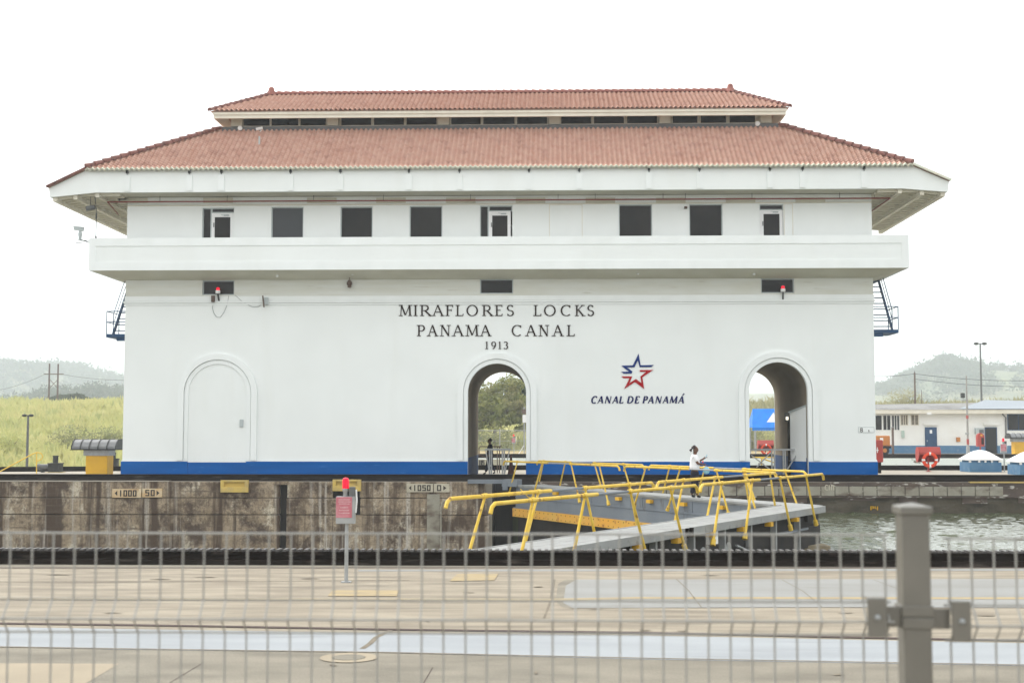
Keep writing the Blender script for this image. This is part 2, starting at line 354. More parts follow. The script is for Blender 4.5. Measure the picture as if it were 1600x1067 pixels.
def thing(name, loc, label, cat, group=None):
    o = bpy.data.objects.new(name, None); COL.objects.link(o); o.location = loc; o.empty_display_size = .3
    ORG[o] = Vector(loc); return tag(o, label, cat, group)
def struct(name, mb, m, **kw): return tag(mb.build(name, m, **kw), kind='structure')
def part_copy(src, loc_world, parent, rot=None):
    c = src.copy(); COL.objects.link(c); c.parent = parent; c.location = Vector(loc_world) - ORG[parent]
    if rot is not None: c.rotation_euler = rot
    ORG[c] = ORG[parent]; return c
def np_mesh(name, V, Fq, m, smooth=False):
    me = bpy.data.meshes.new(name); V = np.asarray(V, dtype=np.float32); Fq = np.asarray(Fq, dtype=np.int32)
    k = Fq.shape[1]
    me.vertices.add(len(V)); me.vertices.foreach_set('co', V.ravel())
    me.loops.add(Fq.size); me.loops.foreach_set('vertex_index', Fq.ravel())
    me.polygons.add(len(Fq)); me.polygons.foreach_set('loop_start', np.arange(0, Fq.size, k, dtype=np.int32))
    me.update(calc_edges=True); me.validate()
    if smooth: me.polygons.foreach_set('use_smooth', [True] * len(me.polygons))
    return me
def np_obj(name, V, Fq, m, parent=None, org=(0, 0, 0), smooth=False):
    O = ORG[parent] if parent is not None else Vector(org)
    me = np_mesh(name, np.asarray(V) - np.array(O), Fq, m, smooth)
    return link(name, me, m, parent, O)

# ================================================================== SETTING
def fbm(x, y, s, seed=0, o=4):
    out = np.zeros_like(x); a = 1.0; f = 1.0 / s; r = np.random.default_rng(seed)
    for k in range(o):
        for j in range(3):
            th = r.uniform(0, 6.28); ph = r.uniform(0, 6.28)
            out += a * np.sin((x * math.cos(th) + y * math.sin(th)) * f * 6.28 * r.uniform(.7, 1.3) + ph) / 3
        a *= .5; f *= 2.1
    return out
Y_NEAR, Y_FAR = 22.6, 57.5            # the lock chamber between near side wall and centre wall
Y_C2, Y_F2 = 77.0, 110.5              # the second chamber behind the centre wall
LX, RX = -90.0, 90.0
# near side wall: pavement the fence stands on
struct('near_lock_wall', MB().box(LX, RX, -14, Y_NEAR, -12, 0), PAVE)
PV = 0.0025
def gpoly(pts, z): return [tuple(gp(x, y, 0))[:2] for x, y in pts]
def marking(name, pts, lvl, m):
    s_ = MB().flat(gpoly(pts, 0), PV * lvl); return struct(name, s_, m)
marking('pavement_strip', [(-60, 1010), (-60, 979), (600, 989), (1000, 993), (1700, 1007), (1700, 1042), (1000, 1030), (600, 1020), (200, 1015)][::-1], 2, PAVEW)
marking('pavement_near', [(-200, 1200), (-60, 1008), (200, 1013), (600, 1018), (1000, 1027), (1700, 1039), (1900, 1200)][::-1], 1, PAVE2)
marking('pavement_slab', [(895, 950), (880, 942), (884, 915), (900, 905.5), (1200, 905), (1750, 904.5), (1750, 950), (1300, 948.5)][::-1], 2, PAVES)
marking('pavement_slab_end', [(878, 948), (868, 938), (872, 912), (884, 905), (900, 905.2), (886, 915), (882, 942), (896, 951)][::-1], 1, PAVE2)
marking('pavement_slab_cream', [(-80, 1072), (-60, 1036), (186, 1037), (132, 1069), (60, 1073)][::-1], 2, PAVEC)
marking('pavement_edge_strip', [(560, 892.5), (560, 889.5), (1700, 887.8), (1700, 891.5)][::-1], 1, PAVES)
marking('pavement_edge_band', [(-80, 887), (-80, 876), (1700, 876), (1700, 887)][::-1], 1, PAVE2)
marking('pavement_yellow_line', [(-80, 937), (-80, 934), (860, 935.5), (1000, 933), (1700, 933.5), (1700, 936.5), (1000, 936), (860, 939)][::-1], 3, YLINE)
marking('yellow_mark', [(512, 931.5), (520, 922), (623, 922.5), (620, 931.5)][::-1], 3, YLINE)
marking('yellow_mark', [(703, 908), (714, 897), (779, 896.5), (772, 907)][::-1], 3, YLINE)
def crack(name, pts, wpx, lvl, m):
    a = [(x, y - wpx / 2) for x, y in pts]; b = [(x, y + wpx / 2) for x, y in pts][::-1]
    return marking(name, (a + b)[::-1], lvl, m)
crack('pavement_joint', [(-80, 971), (0, 974), (300, 978), (600, 983.5), (1000, 988.5), (1400, 997.5), (1700, 1003)], 2.4, 3, CRACK)
crack('pavement_joint', [(-80, 887), (1700, 886.8)], 1.0, 2, CRACK)
crack('pavement_joint', [(-80, 909), (400, 908), (640, 906)], .8, 1, SEAL)
crack('pavement_joint', [(-80, 1009.5), (200, 1014), (600, 1019.5), (1000, 1028.5), (1700, 1041)], 1.2, 3, SEAL)
def vcrack(pts, w, lvl, m):
    a = [(x - w / 2, y) for x, y in pts]; b = [(x + w / 2, y) for x, y in pts][::-1]
    return marking('pavement_crack', a + b, lvl, m)
vcrack([(1057, 905), (1075, 922), (1096, 949)], 1.6, 3, SEAL)
vcrack([(1222, 906), (1255, 924), (1284, 948)], 1.4, 3, SEAL)
vcrack([(1365, 906), (1440, 934)], 1.4, 3, SEAL)
vcrack([(866, 905), (860, 940), (850, 966)], 4, 1, SEAL)
vcrack([(612, 984), (600, 990), (588, 996), (578, 1006), (566, 1014)], 9, 3, SEAL)
vcrack([(676, 1043), (662, 1067)], 1.6, 2, CRACK)
vcrack([(318, 1035), (265, 1067)], 1.4, 2, CRACK)
for (px, py, w_, h_) in ((668, 971, 12, 2.2), (1008, 985, 24, 2.2), (1068, 986.5, 30, 2), (250, 905, 40, 1.6), (320, 902, 50, 1.4), (485, 904, 34, 1.6), (730, 926, 26, 1.4), (842, 917, 22, 1.8), (1320, 958, 34, 1.5), (1310, 1055, 26, 2), (930, 952, 40, 1.4), (90, 898, 60, 1.5), (1110, 899, 44, 1.4), (520, 1040, 16, 3), (838, 1052, 6, 6), (180, 958, 44, 1.4), (1540, 962, 50, 1.6)):
    n_ = 12; pts_ = []
    for k in range(n_):
        a = 2 * math.pi * k / n_; q = random.uniform(.45, 1.0); pts_.append((px + w_ / 2 * q * math.cos(a), py - h_ / 2 * q * math.sin(a)))
    marking('pavement_scuff', pts_, 4, SEAL)
# round cover set into the pavement
mc = gp(545, 1028); mh = thing('manhole_cover', (mc.x, mc.y, .008), 'round cover with pale painted ring in the near pavement', 'manhole')
rr = (gp(590, 1028) - gp(500, 1028)).length / 2
def ringflat(c, r0, r1, z, n=40):
    b = MB(); vs = []
    for k in range(n):
        a = 2 * math.pi * k / n; vs += [(c.x + r0 * math.cos(a), c.y + r0 * math.sin(a), z), (c.x + r1 * math.cos(a), c.y + r1 * math.sin(a), z)]
    return b.add(vs, [(2 * k, 2 * k + 1, (2 * k + 3) % (2 * n), (2 * k + 2) % (2 * n)) for k in range(n)])
ringflat(mc, rr * .58, rr, .0095).build('painted_ring', PAVEC, mh)
MB().lathe((mc.x, mc.y, .006), [(rr * .56, 0), (rr * .56, .006), (rr * .5, .009), (.01, .009)], 32).build('lid', PAVE2, mh)

# towing-track rack rails: a raised dark girder with a toothed crown
def rack_rail(name, x0, x1, y, label, tooth=True, h=0.215):
    t = thing(name, ((x0 + x1) / 2, y, 0), label, 'rail')
    MB().box(x0, x1, y - .04, y + .34, .004, h * .42).box(x0, x1, y + .06, y + .28, h * .42, h * .8).build('girder', RAILS, t)
    MB().box(x0, x1, y, y + .36, h * .8, h).build('crown', DARK, t)
    if tooth:
        b = MB(); n = int((x1 - x0) / .115)
        for i in range(n):
            x = x0 + (i + .5) * (x1 - x0) / n
            b.box(x - .028, x + .028, y + .03, y + .30, h + .0005, h + .032)
        tag(b.build('rack_tooth', TEETH, t), kind='stuff')
    return t
rack_rail('rack_rail', -16, 18, 21.5, 'dark toothed towing rail along the near edge of the pavement')

# centre wall
NX0, NX1 = -2.45, -0.6               # gate niche
CW = MB().box(LX, NX0, Y_FAR, Y_C2, -12, 0).box(NX1, RX, Y_FAR + .12, Y_C2, -12, 0).box(NX0, NX1, Y_FAR + 2.2, Y_C2, -12, 0)
cw = struct('centre_lock_wall', CW, QUAY, org=(0, 60, 0))
MB().box(NX0 + .003, NX1 - .003, Y_FAR + 2.15, Y_FAR + 2.197, -11, -.02).box(NX0 + .002, NX0 + .05, Y_FAR + .02, Y_FAR + 2.149, -11, -.02).box(NX1 - .05, NX1 - .002, Y_FAR + .2, Y_FAR + 2.149, -11, -.02).build('niche_shadow', GDARK, cw)  # near-black sheets stand in for the shadow inside the gate niche
# concrete pours facing the near chamber (left of the gate)
bounds = [0.0, -0.70, -1.42, -2.2, -3.1, -4.4, -7, -11]
NB1, NB2 = (ax(345, 760, 57.3), ax(388, 760, 57.3)), (ax(437.5, 760, 57.3), ax(449.5, 760, 57.3))
for i in range(len(bounds) - 1):
    z1, z0 = bounds[i] - (.012 if i else 0.0), bounds[i + 1] + .012
    off = [.0, .02, .0, .03, .01, .0, .0][i]
    b = MB()
    if i == 0:
        b.box(LX, NB2[0], Y_FAR - .28 - off, Y_FAR - .003, z0, z1).box(NB2[1], ax(520, 760, 57.2), Y_FAR - .28 - off, Y_FAR - .003, z0, z1).box(ax(562, 760, 57.2), NX0 - .3, Y_FAR - .28, Y_FAR - .003, z0, z1)
    else:
        b.box(LX, NB2[0], Y_FAR - .28 - off, Y_FAR - .003, z0, z1).box(NB2[1] - .03, ax(528 if i == 1 else 520, 760, 57.2), Y_FAR - .28 - off, Y_FAR - .003, z0, z1)
        b.box(ax(563 if i == 1 else 520.2, 760, 57.2), NX0 - .1 - .12 * (i % 2), Y_FAR - .28 - off * .5, Y_FAR - .003, z0, z1)
    b.build('concrete_pour', LOCKW, cw, bevel=.03)
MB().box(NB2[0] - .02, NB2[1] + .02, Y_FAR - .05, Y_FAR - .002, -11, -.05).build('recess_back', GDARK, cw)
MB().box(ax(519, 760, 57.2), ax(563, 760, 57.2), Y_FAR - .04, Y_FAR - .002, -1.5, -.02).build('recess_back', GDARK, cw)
MB().box(NB2[0] - .25, NB2[1] + .05, Y_FAR - .36, Y_FAR - .01, -.12, .012).build('recess_lintel', LOCKW, cw)
# pale coping on top left of the pours
MB().box(LX, ax(262, 750, 57), Y_FAR - .30, Y_FAR + .05, .003, .035).build('coping', QUAY, cw)
# yellow bolster niches
for (xa, xb, ya, yb) in ((345, 388, 750, 769), (520, 564, 749, 767)):
    x0, x1 = ax(xa, ya, 57.1), ax(xb, ya, 57.1); z1, z0 = az(xa, ya, 57.1), az(xa, yb, 57.1)
    q = MB().box(x0, x1, Y_FAR - .34, Y_FAR - .285, z0, z1).build('yellow_niche', YELW, cw); f_ = Y_FAR - .46
    MB().box(x0, x1, f_, Y_FAR - .341, z0, z0 + .24).box(x0, x0 + .15, f_, Y_FAR - .341, z0 + .2405, z1).box(x1 - .15, x1, f_, Y_FAR - .341, z0 + .2405, z1).box(x0 + .1505, x1 - .1505, f_, Y_FAR - .341, z1 - .08, z1).build('niche_frame', YELW, q, bevel=.012)
# towing rail on the centre wall, camera side, and its far side
rack_rail('rack_rail', -60, 60, 57.9, 'dark raised towing rail at the foot of the white control building', False, .30)
fr = thing('rack_rail', (0, 76, 0), 'far towing rail of the centre wall behind the lifebuoy stand', 'rail')
b = MB()
pl = [(-60, 66.5), (-33, 70.0), (-24, 72.5), (-14, 75.4), (60, 75.8)]
for (xa, ya), (xb, yb) in zip(pl, pl[1:]): b.bar((xa, ya, .14), (xb, yb, .14), .3, .27)
b.build('girder', DARK, fr)
struct('centre_wall_ramp', MB().slab([(-60, Y_FAR + 1.2), (-20.5, Y_FAR + 1.2), (-20.5, 74.0), (-24, 72.7), (-33, 70.2), (-60, 66.7)][::-1][::-1], .001, .012), QUAY)

# right part of the centre wall: ledge, fender panels, wet face
YF = Y_FAR + .12
MB().box(NX1, RX, YF - .10, YF - .002, -.16, -.003).build('ledge', LEDGEM, cw)
MB().box(NX1, RX, YF - .08, YF - .002, -.60, -.165).build('panel_backing', LEDGEM, cw)
xs = [ax(p, 764, 57.3) for p in range(1020, 1570, 22)]
p0 = MB().box(-.285, .285, -.03, .03, -.2, .2).build('fender_panel', PANELM, cw, bevel=.015)
p0.location = Vector((xs[0] + .3, YF - .115, -.385)) - ORG[cw]; p0.data.transform(Matrix.Translation(ORG[cw]))
for x in xs[1:]:
    part_copy(p0, (x + .3, YF - .115, -.385 + random.uniform(-.006, .006)), cw, (0, 0, random.uniform(-.01, .01)))
MB().box(NX1, RX, YF - .17, YF - .002, -.665, -.605).build('bottom_ledge', LEDGEM, cw)
MB().box(NX1, RX, YF - .05, YF - .001, -11, -.67).build('wet_face', LOCKD, cw)
for k in range(9):
    x = 3 + k * 2.4 + random.uniform(-.7, .7); MB().box(x, x + random.uniform(.5, 1.6), YF - .09, YF - .04, -.67 - random.uniform(.1, .35), -.668).build('concrete_patch', LEDGEM, cw)
MB().box(ax(1518, 752, 57.3), RX, YF - .14, YF + .15, -.03, .02).build('yellow_edge', YELW, cw)
struct('lock_water', MB().slab([(-1.6, Y_FAR + 1.5), (7.9, 41.0), (-3.6, 20), (RX, 20), (RX, Y_FAR + 1.5)], -11, -1.45), WATER)
struct('lock_water_sheet', MB().flat([(5.7, 37.0), (-3.6, 20), (RX, 20), (RX, 37.0)], -1.33).flat([(35.9, 37.0), (RX, 37.0), (RX, Y_FAR + .1), (35.9, Y_FAR + .1)], -1.33), WATER)
def water_h(x, y):
    r = np.random.default_rng(3); z = np.zeros_like(x)
    for k in range(46):
        wl = .25 * (1.036 ** k); th = r.normal(.6, .8); ph = r.uniform(0, 6.28)
        z += .0125 * wl ** .8 * np.sin((x * math.cos(th) + y * math.sin(th)) * 6.283 / wl + ph)
    return -1.32 + z * .5 * (.75 + .35 * fbm(x, y, 9, 5, 2))
gx, gy = np.meshgrid(np.arange(-2, 36, .085), np.arange(37, Y_FAR + .6, .085)); ny_, nx_ = gx.shape
V_ = np.stack([gx, gy, water_h(gx, gy)], -1).reshape(-1, 3); i_ = (np.arange(ny_ - 1)[:, None] * nx_ + np.arange(nx_ - 1)[None]).ravel()
up_ = (gx > 7.9 - .55 * np.abs(gy - 41.0) - .2).ravel(); i_ = i_[up_[i_]]
tag(np_obj('lock_water_surface', V_, np.stack([i_, i_ + 1, i_ + nx_ + 1, i_ + nx_], -1), WATER, smooth=True), kind='structure')
struct('lower_lock_water', MB().box(LX, -2.0, 20, Y_FAR, -12, -9.5), WATER)
# ladder hoop painted yellow at the waterline
lh = thing('mooring_mark', (ax(1367, 794, 57.4), YF - .06, -1.3), 'small yellow mooring bracket at the waterline of the far lock wall', 'bracket')
a, b_ = at(1361.5, 797, 57.4), at(1373, 791, 57.4)
m_ = MB(); wq = b_.x - a.x; hq = b_.z - a.z
def qb(u0, u1, v0, v1, e): m_.box(a.x + wq * u0, a.x + wq * u1, YF - .1 - e, YF - .05, a.z + hq * v0, a.z + hq * v1)
qb(0, .12, 0, 1, 0); qb(.121, .42, .86, 1, 0); qb(.30, .42, .45, .859, 0); qb(.121, .42, .36, .449, 0)
qb(.88, 1, 0, 1, 0); qb(.56, .68, .45, 1, 0); qb(.56, .879, .36, .449, 0)
m_.build('bracket', YELBOX, lh)

# second chamber and far quay
struct('second_lock_water', MB().box(-140, 140, Y_C2 - 1, Y_F2 + 1, -11, -6), WATER)
fq = struct('far_quay', MB().box(-25, 140, Y_F2, 150, -12, 0), QUAY)
MB().box(-25, 140, Y_F2 - .06, Y_F2 - .002, -10, -.01).build('stained_face', STAINW, fq)
rack_rail('rack_rail', -24.9, 130, Y_F2 + .3, 'dark towing rail on the distant quay before the low building', False, .34)

# ------------------------------------------------------------------ terrain
def bank_h(x, y):
    left = np.clip((-22 - x) / 14, 0, 1)
    t = np.clip((y - 151 + left * 23) / (69 + 23 * left), 0, 1); t = t * t * (3 - 2 * t)
    hgt = 6.1 + left * .5
    z = -.03 + hgt * t + .5 * fbm(x, y, 30, 1) * np.clip((y - 157 + left * 22) / 25, 0, 1)
    z = np.where(y < 128, z - left * 2.2 * np.clip((128 - y) / 18, 0, 1), z)
    z -= np.clip((y - 250) / 200, 0, 1) * 5.0 * (1)
    return z
def grid(name, x0, x1, nx, y0, y1, ny, fn, m, power=1.0):
    X = np.linspace(x0, x1, nx); T = np.linspace(0, 1, ny) ** power; Yv = y0 + (y1 - y0) * T
    gx, gy = np.meshgrid(X, Yv); gz = fn(gx, gy)
    V = np.stack([gx, gy, gz], -1).reshape(-1, 3)
    i = np.arange(ny - 1)[:, None] * nx + np.arange(nx - 1)[None]
    Fq = np.stack([i, i + 1, i + nx + 1, i + nx], -1).reshape(-1, 4)
    o = np_obj(name, V, Fq, m, smooth=True); return tag(o, kind='structure')
grid('grass_bank', -160, 160, 180, 108, 420, 150, lambda x, y: bank_h(x, y) - 4.0 * np.clip((116 - y) / 3, 0, 1) * np.clip((x + 27) / 2, 0, 1), BANK, 1.5)
struct('ground', MB().flat([(-3900, 300), (3900, 300), (3900, 4100), (-3900, 4100)], -1.0), HILLM)
struct('ground_behind_camera', MB().flat([(-400, -14), (400, -14), (400, -120), (-400, -120)][::-1], -.5), QUAY)

def hill(name, Y0, ridge, dep, seed, nx=160, ny=30, wob=.06):
    xs_ = np.array([r[0] for r in ridge]); zs_ = np.array([r[1] for r in ridge])
    def fn(x, y):
        h = np.interp(x, xs_, zs_)
        t = (y - Y0) / dep
        return -1.2 + (h + 1.2) * np.exp(-t * t * 2.0) * (1 + wob * fbm(x, y, Y0 * .12, seed)) + .012 * h * fbm(x, y, Y0 * .02, seed + 3, 3)
    x0, x1 = xs_[0], xs_[-1]
    grid(name, x0, x1, nx, Y0 - dep * 1.7, Y0 + dep * 1.2, ny, fn, HILLM); return fn
def rdg(Y, pts): return [(ax(px, py, Y), az(px, py, Y)) for px, py in pts]
h_l = hill('left_near_ridge', 760, rdg(760, [(-900, 640), (-300, 630), (-60, 645), (0, 641), (60, 630), (120, 620), (190, 619), (260, 624), (500, 640), (760, 648), (1100, 640), (1200, 628), (1300, 640), (1500, 640), (2600, 640)]), 140, 11)
h_m = hill('left_far_ridge', 1450, rdg(1450, [(-1500, 590), (-600, 560), (-200, 572), (0, 572), (60, 570), (120, 578), (160, 590), (200, 602), (300, 622), (600, 640), (900, 640), (1150, 615), (1230, 612), (1400, 628), (1800, 630), (3000, 600)]), 290, 21)
h_f = hill('distant_ridge', 3100, rdg(3100, [(-1500, 600), (0, 600), (80, 588), (130, 572), (190, 582), (300, 600), (700, 620), (1150, 606), (1300, 610), (1370, 598), (1500, 590), (1900, 600), (2800, 590)]), 480, 31)
h_r = hill('right_hill', 1250, rdg(1250, [(900, 690), (1250, 660), (1330, 628), (1380, 614), (1420, 595), (1450, 577), (1480, 567), (1520, 576), (1560, 583), (1600, 581), (1700, 572), (1900, 585), (2400, 600)]), 270, 41)

def wood(name, spots, crown, leaves, lsz, m, label, cat='wood'):
    """A far wood read as one mass: leafy crowns on hidden stems."""
    n = len(spots); sp = np.array(spots, dtype=float); k = leaves
    c = np.repeat(sp, k, 0)
    d = rng.normal(size=(n * k, 3)); d /= np.linalg.norm(d, axis=1)[:, None]
    rad = crown * np.repeat(rng.uniform(.55, 1.3, n), k)[:, None]
    p = c + d * rad * rng.uniform(.35, 1.1, (n * k, 1)) * np.array([1.2, 1.2, .75]) + np.array([0, 0, 1]) * rad * .6
    u = rng.normal(size=(n * k, 3)); u /= np.linalg.norm(u, axis=1)[:, None]
    w = np.cross(u, d); w /= np.linalg.norm(w, axis=1)[:, None] + 1e-6
    s1 = lsz * rng.uniform(.5, 1.4, (n * k, 1))
    V = np.stack([p - u * s1, p - w * s1 * .5, p + u * s1, p + w * s1 * .5], 1).reshape(-1, 3)
    Fq = np.arange(len(V)).reshape(-1, 4)
    o = np_obj(name, V, Fq, m); return tag(o, label, cat, kind='stuff')
def scatter(fn, n, xr, yr, thr, seed, s):
    x = rng.uniform(*xr, n); y = rng.uniform(*yr, n); keep = fbm(x, y, s, seed) > thr
    x, y = x[keep], y[keep]; return np.stack([x, y, fn(x, y)], -1)
wood('far_wood', scatter(h_l, 700, (ax(-60, 620, 760), ax(240, 620, 760)), (600, 790), -.5, 5, 70), 5.5, 60, 1.0, WOODM, 'hazy low wood beyond the grass left of the white building')
wood('far_wood', scatter(h_m, 1600, (ax(-100, 600, 1450), ax(330, 600, 1450)), (1020, 1490), -.35, 6, 170), 7.5, 40, 1.9, WOODM, 'hazy wooded hillside behind the twin-pole power line')
spr = scatter(h_r, 1100, (ax(1370, 600, 1250), ax(1720, 600, 1250)), (960, 1300), -.05, 8, 120)
spr = spr[(spr[:, 2] > 32) | (rng.random(len(spr)) < .2)]
wood('far_wood', spr, 7.0, 60, 1.5, WOODM, 'hazy trees crowning the hill above the low building')
wood('far_wood', scatter(h_r, 260, (ax(1360, 600, 1250), ax(1480, 600, 1250)), (1200, 1290), -.6, 9, 120), 6.0, 60, 1.3, WOODM, 'hazy trees stepping down the left flank of the right hill')

# tall grass as blades
def grass(name, n, xr, yr, hmin, hmax, label, m=GRASS, dens=None):
    x = rng.uniform(*xr, n); y = yr[0] + (yr[1] - yr[0]) * rng.random(n)
    if dens is not None: k = dens(x, y); x, y = x[k], y[k]; n = len(x)
    z = bank_h(x, y); h = rng.uniform(hmin, hmax, n) * (1 + .45 * fbm(x, y, 6, 77, 3)); a = rng.uniform(0, math.pi, n); w = .10 * h
    lean = rng.normal(0, .28, (n, 2)) * h[:, None]
    b = np.stack([x, y, z - .05], -1); du = np.stack([np.cos(a) * w, np.sin(a) * w * .4, np.zeros(n)], -1)
    tip = b + np.concatenate([lean, h[:, None]], 1); mid = b + np.concatenate([lean * .35, h[:, None] * .6], 1)
    V = np.stack([b - du, b + du, mid + du * .8, tip, mid - du * .8], 1).reshape(-1, 3)
    i = np.arange(n)[:, None] * 5
    tag(np_obj(name, V, np.concatenate([i, i + 1, i + 2, i + 3, i + 4], 1), m), label, 'grass', kind='stuff')
grass('tall_grass', 70000, (-100, -24), (112, 232), .55, 1.25, 'pale yellow-green tall grass on the bank left of the building')
grass('tall_grass', 26000, (20, 100), (152, 226), .7, 1.5, 'pale tall grass on the bank behind the low building', GRASS2)
wood('hedge', np.stack([rng.uniform(-14, 24, 60), rng.uniform(151.5, 156, 60), rng.uniform(.2, 1.2, 60)], -1), 1.5, 240, .17, LEAF, 'low green hedge behind the chain-link fence', 'hedge')
grass('tall_grass', 9000, (-22, 24), (152, 225), .5, 1.1, 'tall grass seen through the archways')

# ------------------------------------------------------------------ trees
def tree(name, x, y, z, h, cr, label, m, nleaf=5000, lsz=.2, lobes=9, trunk=.28, flat=1.0, group=None, gap=.0, base=.35):
    t = thing(name, (x, y, z), label, 'tree', group)
    tb = MB(); top = Vector((x + random.uniform(-.3, .3), y, z + h * .62))
    tb.tube([(x, y, z - .3), (x + .1, y, z + h * .2), (x - .05, y, z + h * .42), top], [trunk, trunk * .8, trunk * .55, trunk * .2], 8)
    cs = []
    for i in range(lobes):
        a = i * 2.4 + random.uniform(-.4, .4); rr_ = cr * math.sqrt((i + .5) / lobes) * random.uniform(.65, .95)
        zz = z + h * (base + (1 - base - .14) * (1 - (rr_ / cr) ** 2 * .75) * random.uniform(.6, 1.0))
        c = Vector((x + rr_ * math.cos(a), y + rr_ * math.sin(a), zz)); cs.append((c, cr * random.uniform(.30, .5)))
        tb.tube([(x, y, z + h * random.uniform(.22, .45)), ((x + c.x) / 2, (y + c.y) / 2, (z + h * .4 + c.z) / 2), tuple(c)], [trunk * .42, trunk * .25, trunk * .06], 6)
    tb.build('trunk', BARK, t, smooth=True)
    k = nleaf // lobes; P = []; D = []
    for c, r in cs:
        d = rng.normal(size=(k, 3)); d /= np.linalg.norm(d, axis=1)[:, None]
        sub = rng.normal(size=(14, 3)); sub /= np.linalg.norm(sub, axis=1)[:, None]; sub *= r * rng.uniform(.45, 1.0, (14, 1))
        pick = sub[rng.integers(0, 14, k)]
        P.append(np.array(c) + (pick + d * r * .36 * rng.random((k, 1)) ** .5) * np.array([1, 1, .72 * flat])); D.append(d)
    P = np.concatenate(P); D = np.concatenate(D); n = len(P)
    u = rng.normal(size=(n, 3)); u /= np.linalg.norm(u, axis=1)[:, None]; w = np.cross(u, D); w /= np.linalg.norm(w, axis=1)[:, None] + 1e-6
    s1 = lsz * rng.uniform(.6, 1.4, (n, 1))
    V = np.stack([P - u * s1, P - w * s1 * .5, P + u * s1, P + w * s1 * .5], 1).reshape(-1, 3)
    np_obj('crown', V, np.arange(len(V)).reshape(-1, 4), m, t)
    return t
def tree_at(px, py_top, Y, cr, label, m, zb=None, **kw):
    p = at(px, py_top, Y); zb = float(bank_h(np.array([p.x]), np.array([Y]))[0]) if zb is None else zb
    return tree('tree', p.x, Y, zb, p.z - zb, cr, label, m, **kw)
tree_at(772, 577, 161, 5.2, 'broad pale green tree filling the view through the centre archway', LEAF, nleaf=14000, lsz=.2, lobes=24, base=.02)
tree_at(828, 574, 178, 4.2, 'darker tree behind the pale one, upper right in the centre archway', LEAFD, nleaf=6000, lsz=.26, lobes=10, base=.3)
tree_at(738, 606, 166, 3.4, 'low pale tree at the left edge of the centre archway view', LEAF, nleaf=4500, lsz=.24, lobes=9, base=.1)
tree_at(832, 606, 160, 3.4, 'low tree at the right edge of the centre archway view', LEAF, nleaf=4500, lsz=.24, lobes=9, base=.05)
tree_at(112, 611, 300, 4.6, 'flat-crowned grey-green tree beside the twin power poles', WOODM, nleaf=2600, lsz=.42, lobes=9, flat=.45, base=.6, trunk=.3)
tree_at(133, 622, 296, 3.4, 'smaller spreading tree right of the twin power poles', WOODM, nleaf=1600, lsz=.42, lobes=7, flat=.45, base=.6, trunk=.22)
tree_at(196, 618, 310, 4.0, 'grey tree half hidden by the left edge of the building', WOODM, nleaf=1800, lsz=.42, lobes=7, flat=.5, base=.5)
tree_at(1480, 549, 1240, 10.5, 'tallest hazy tree on top of the right hill', WOODM, zb=60.0, nleaf=1500, lsz=1.6, lobes=8, flat=.8, base=.3)
tree_at(1590, 571, 1235, 9.0, 'hazy tree at the right edge of the hill top', WOODM, zb=52.0, nleaf=1200, lsz=1.5, lobes=7, flat=.8, base=.3)
tree_at(1411, 599, 1225, 8.0, 'lone hazy tree low on the left slope of the right hill', WOODM, zb=34.0, nleaf=1000, lsz=1.4, lobes=7, flat=.7, base=.4)
def bush(px, py, Y, r, label, m=BUSHM, n=1500):
    p = at(px, py, Y); zb = float(bank_h(np.array([p.x]), np.array([Y]))[0])
    t = thing('bush', (p.x, Y, zb), label, 'bush', 'scrub on the grass bank')
    st = MB()
    for k in range(6): a = k * 1.05; st.tube([(p.x, Y, zb - .1), (p.x + .6 * r * math.cos(a), Y + .4 * r * math.sin(a), zb + r * .8)], [.05, .015], 5)
    st.build('stem', BARK, t)
    d = rng.normal(size=(n, 3)); d /= np.linalg.norm(d, axis=1)[:, None]
    P = np.array([p.x, Y, zb + r * .55]) + d * r * rng.random((n, 1)) ** .45 * np.array([1.3, 1, .8])
    u = rng.normal(size=(n, 3)); u /= np.linalg.norm(u, axis=1)[:, None]; w = np.cross(u, d); s1 = .15 * rng.uniform(.6, 1.4, (n, 1))
    V = np.stack([P - u * s1, P - w * s1 * .5, P + u * s1, P + w * s1 * .5], 1).reshape(-1, 3)
    np_obj('leaves', V, np.arange(len(V)).reshape(-1, 4), m, t)
bush(112, 705, 133, 2.2, 'grey-green scrub behind the left motor vent')
bush(10, 715, 128, 2.0, 'pale scrub at the left edge of the grass bank', GRASS)
bush(168, 700, 138, 2.0, 'scrub behind the yellow ventilator hood')
bush(1413, 640, 205, 2.6, 'tall dark green tuft on the bank above the low building', GRASS2)
bush(1205, 650, 160, 2.4, 'green scrub behind the blue canopy', GRASS)

# ================================================================== CONTROL BUILDING
YW, YB = 60.0, 68.8
XL, XR = ax(193.5, 600, YW), ax(1367, 600, YW)
BLD = thing('control_building', ((XL + XR) / 2, YW, 0), 'long white lock control building with red tiled roof and blue base band', 'building')
Z_COURSE = az(857, 473, YW)                 # string course
Z_BALB = az(857, 420, YW - 1.3)             # bottom of the balcony parapet
Z_BALT = az(857, 370, YW - 1.3)
Z_FB, Z_FT = az(857, 297.5, YW - 1.33), az(857, 262, YW - 1.33)   # eave fascia
Z_PL = az(857, 721, YW)                     # top of the blue band
Z_SOF = Z_FB
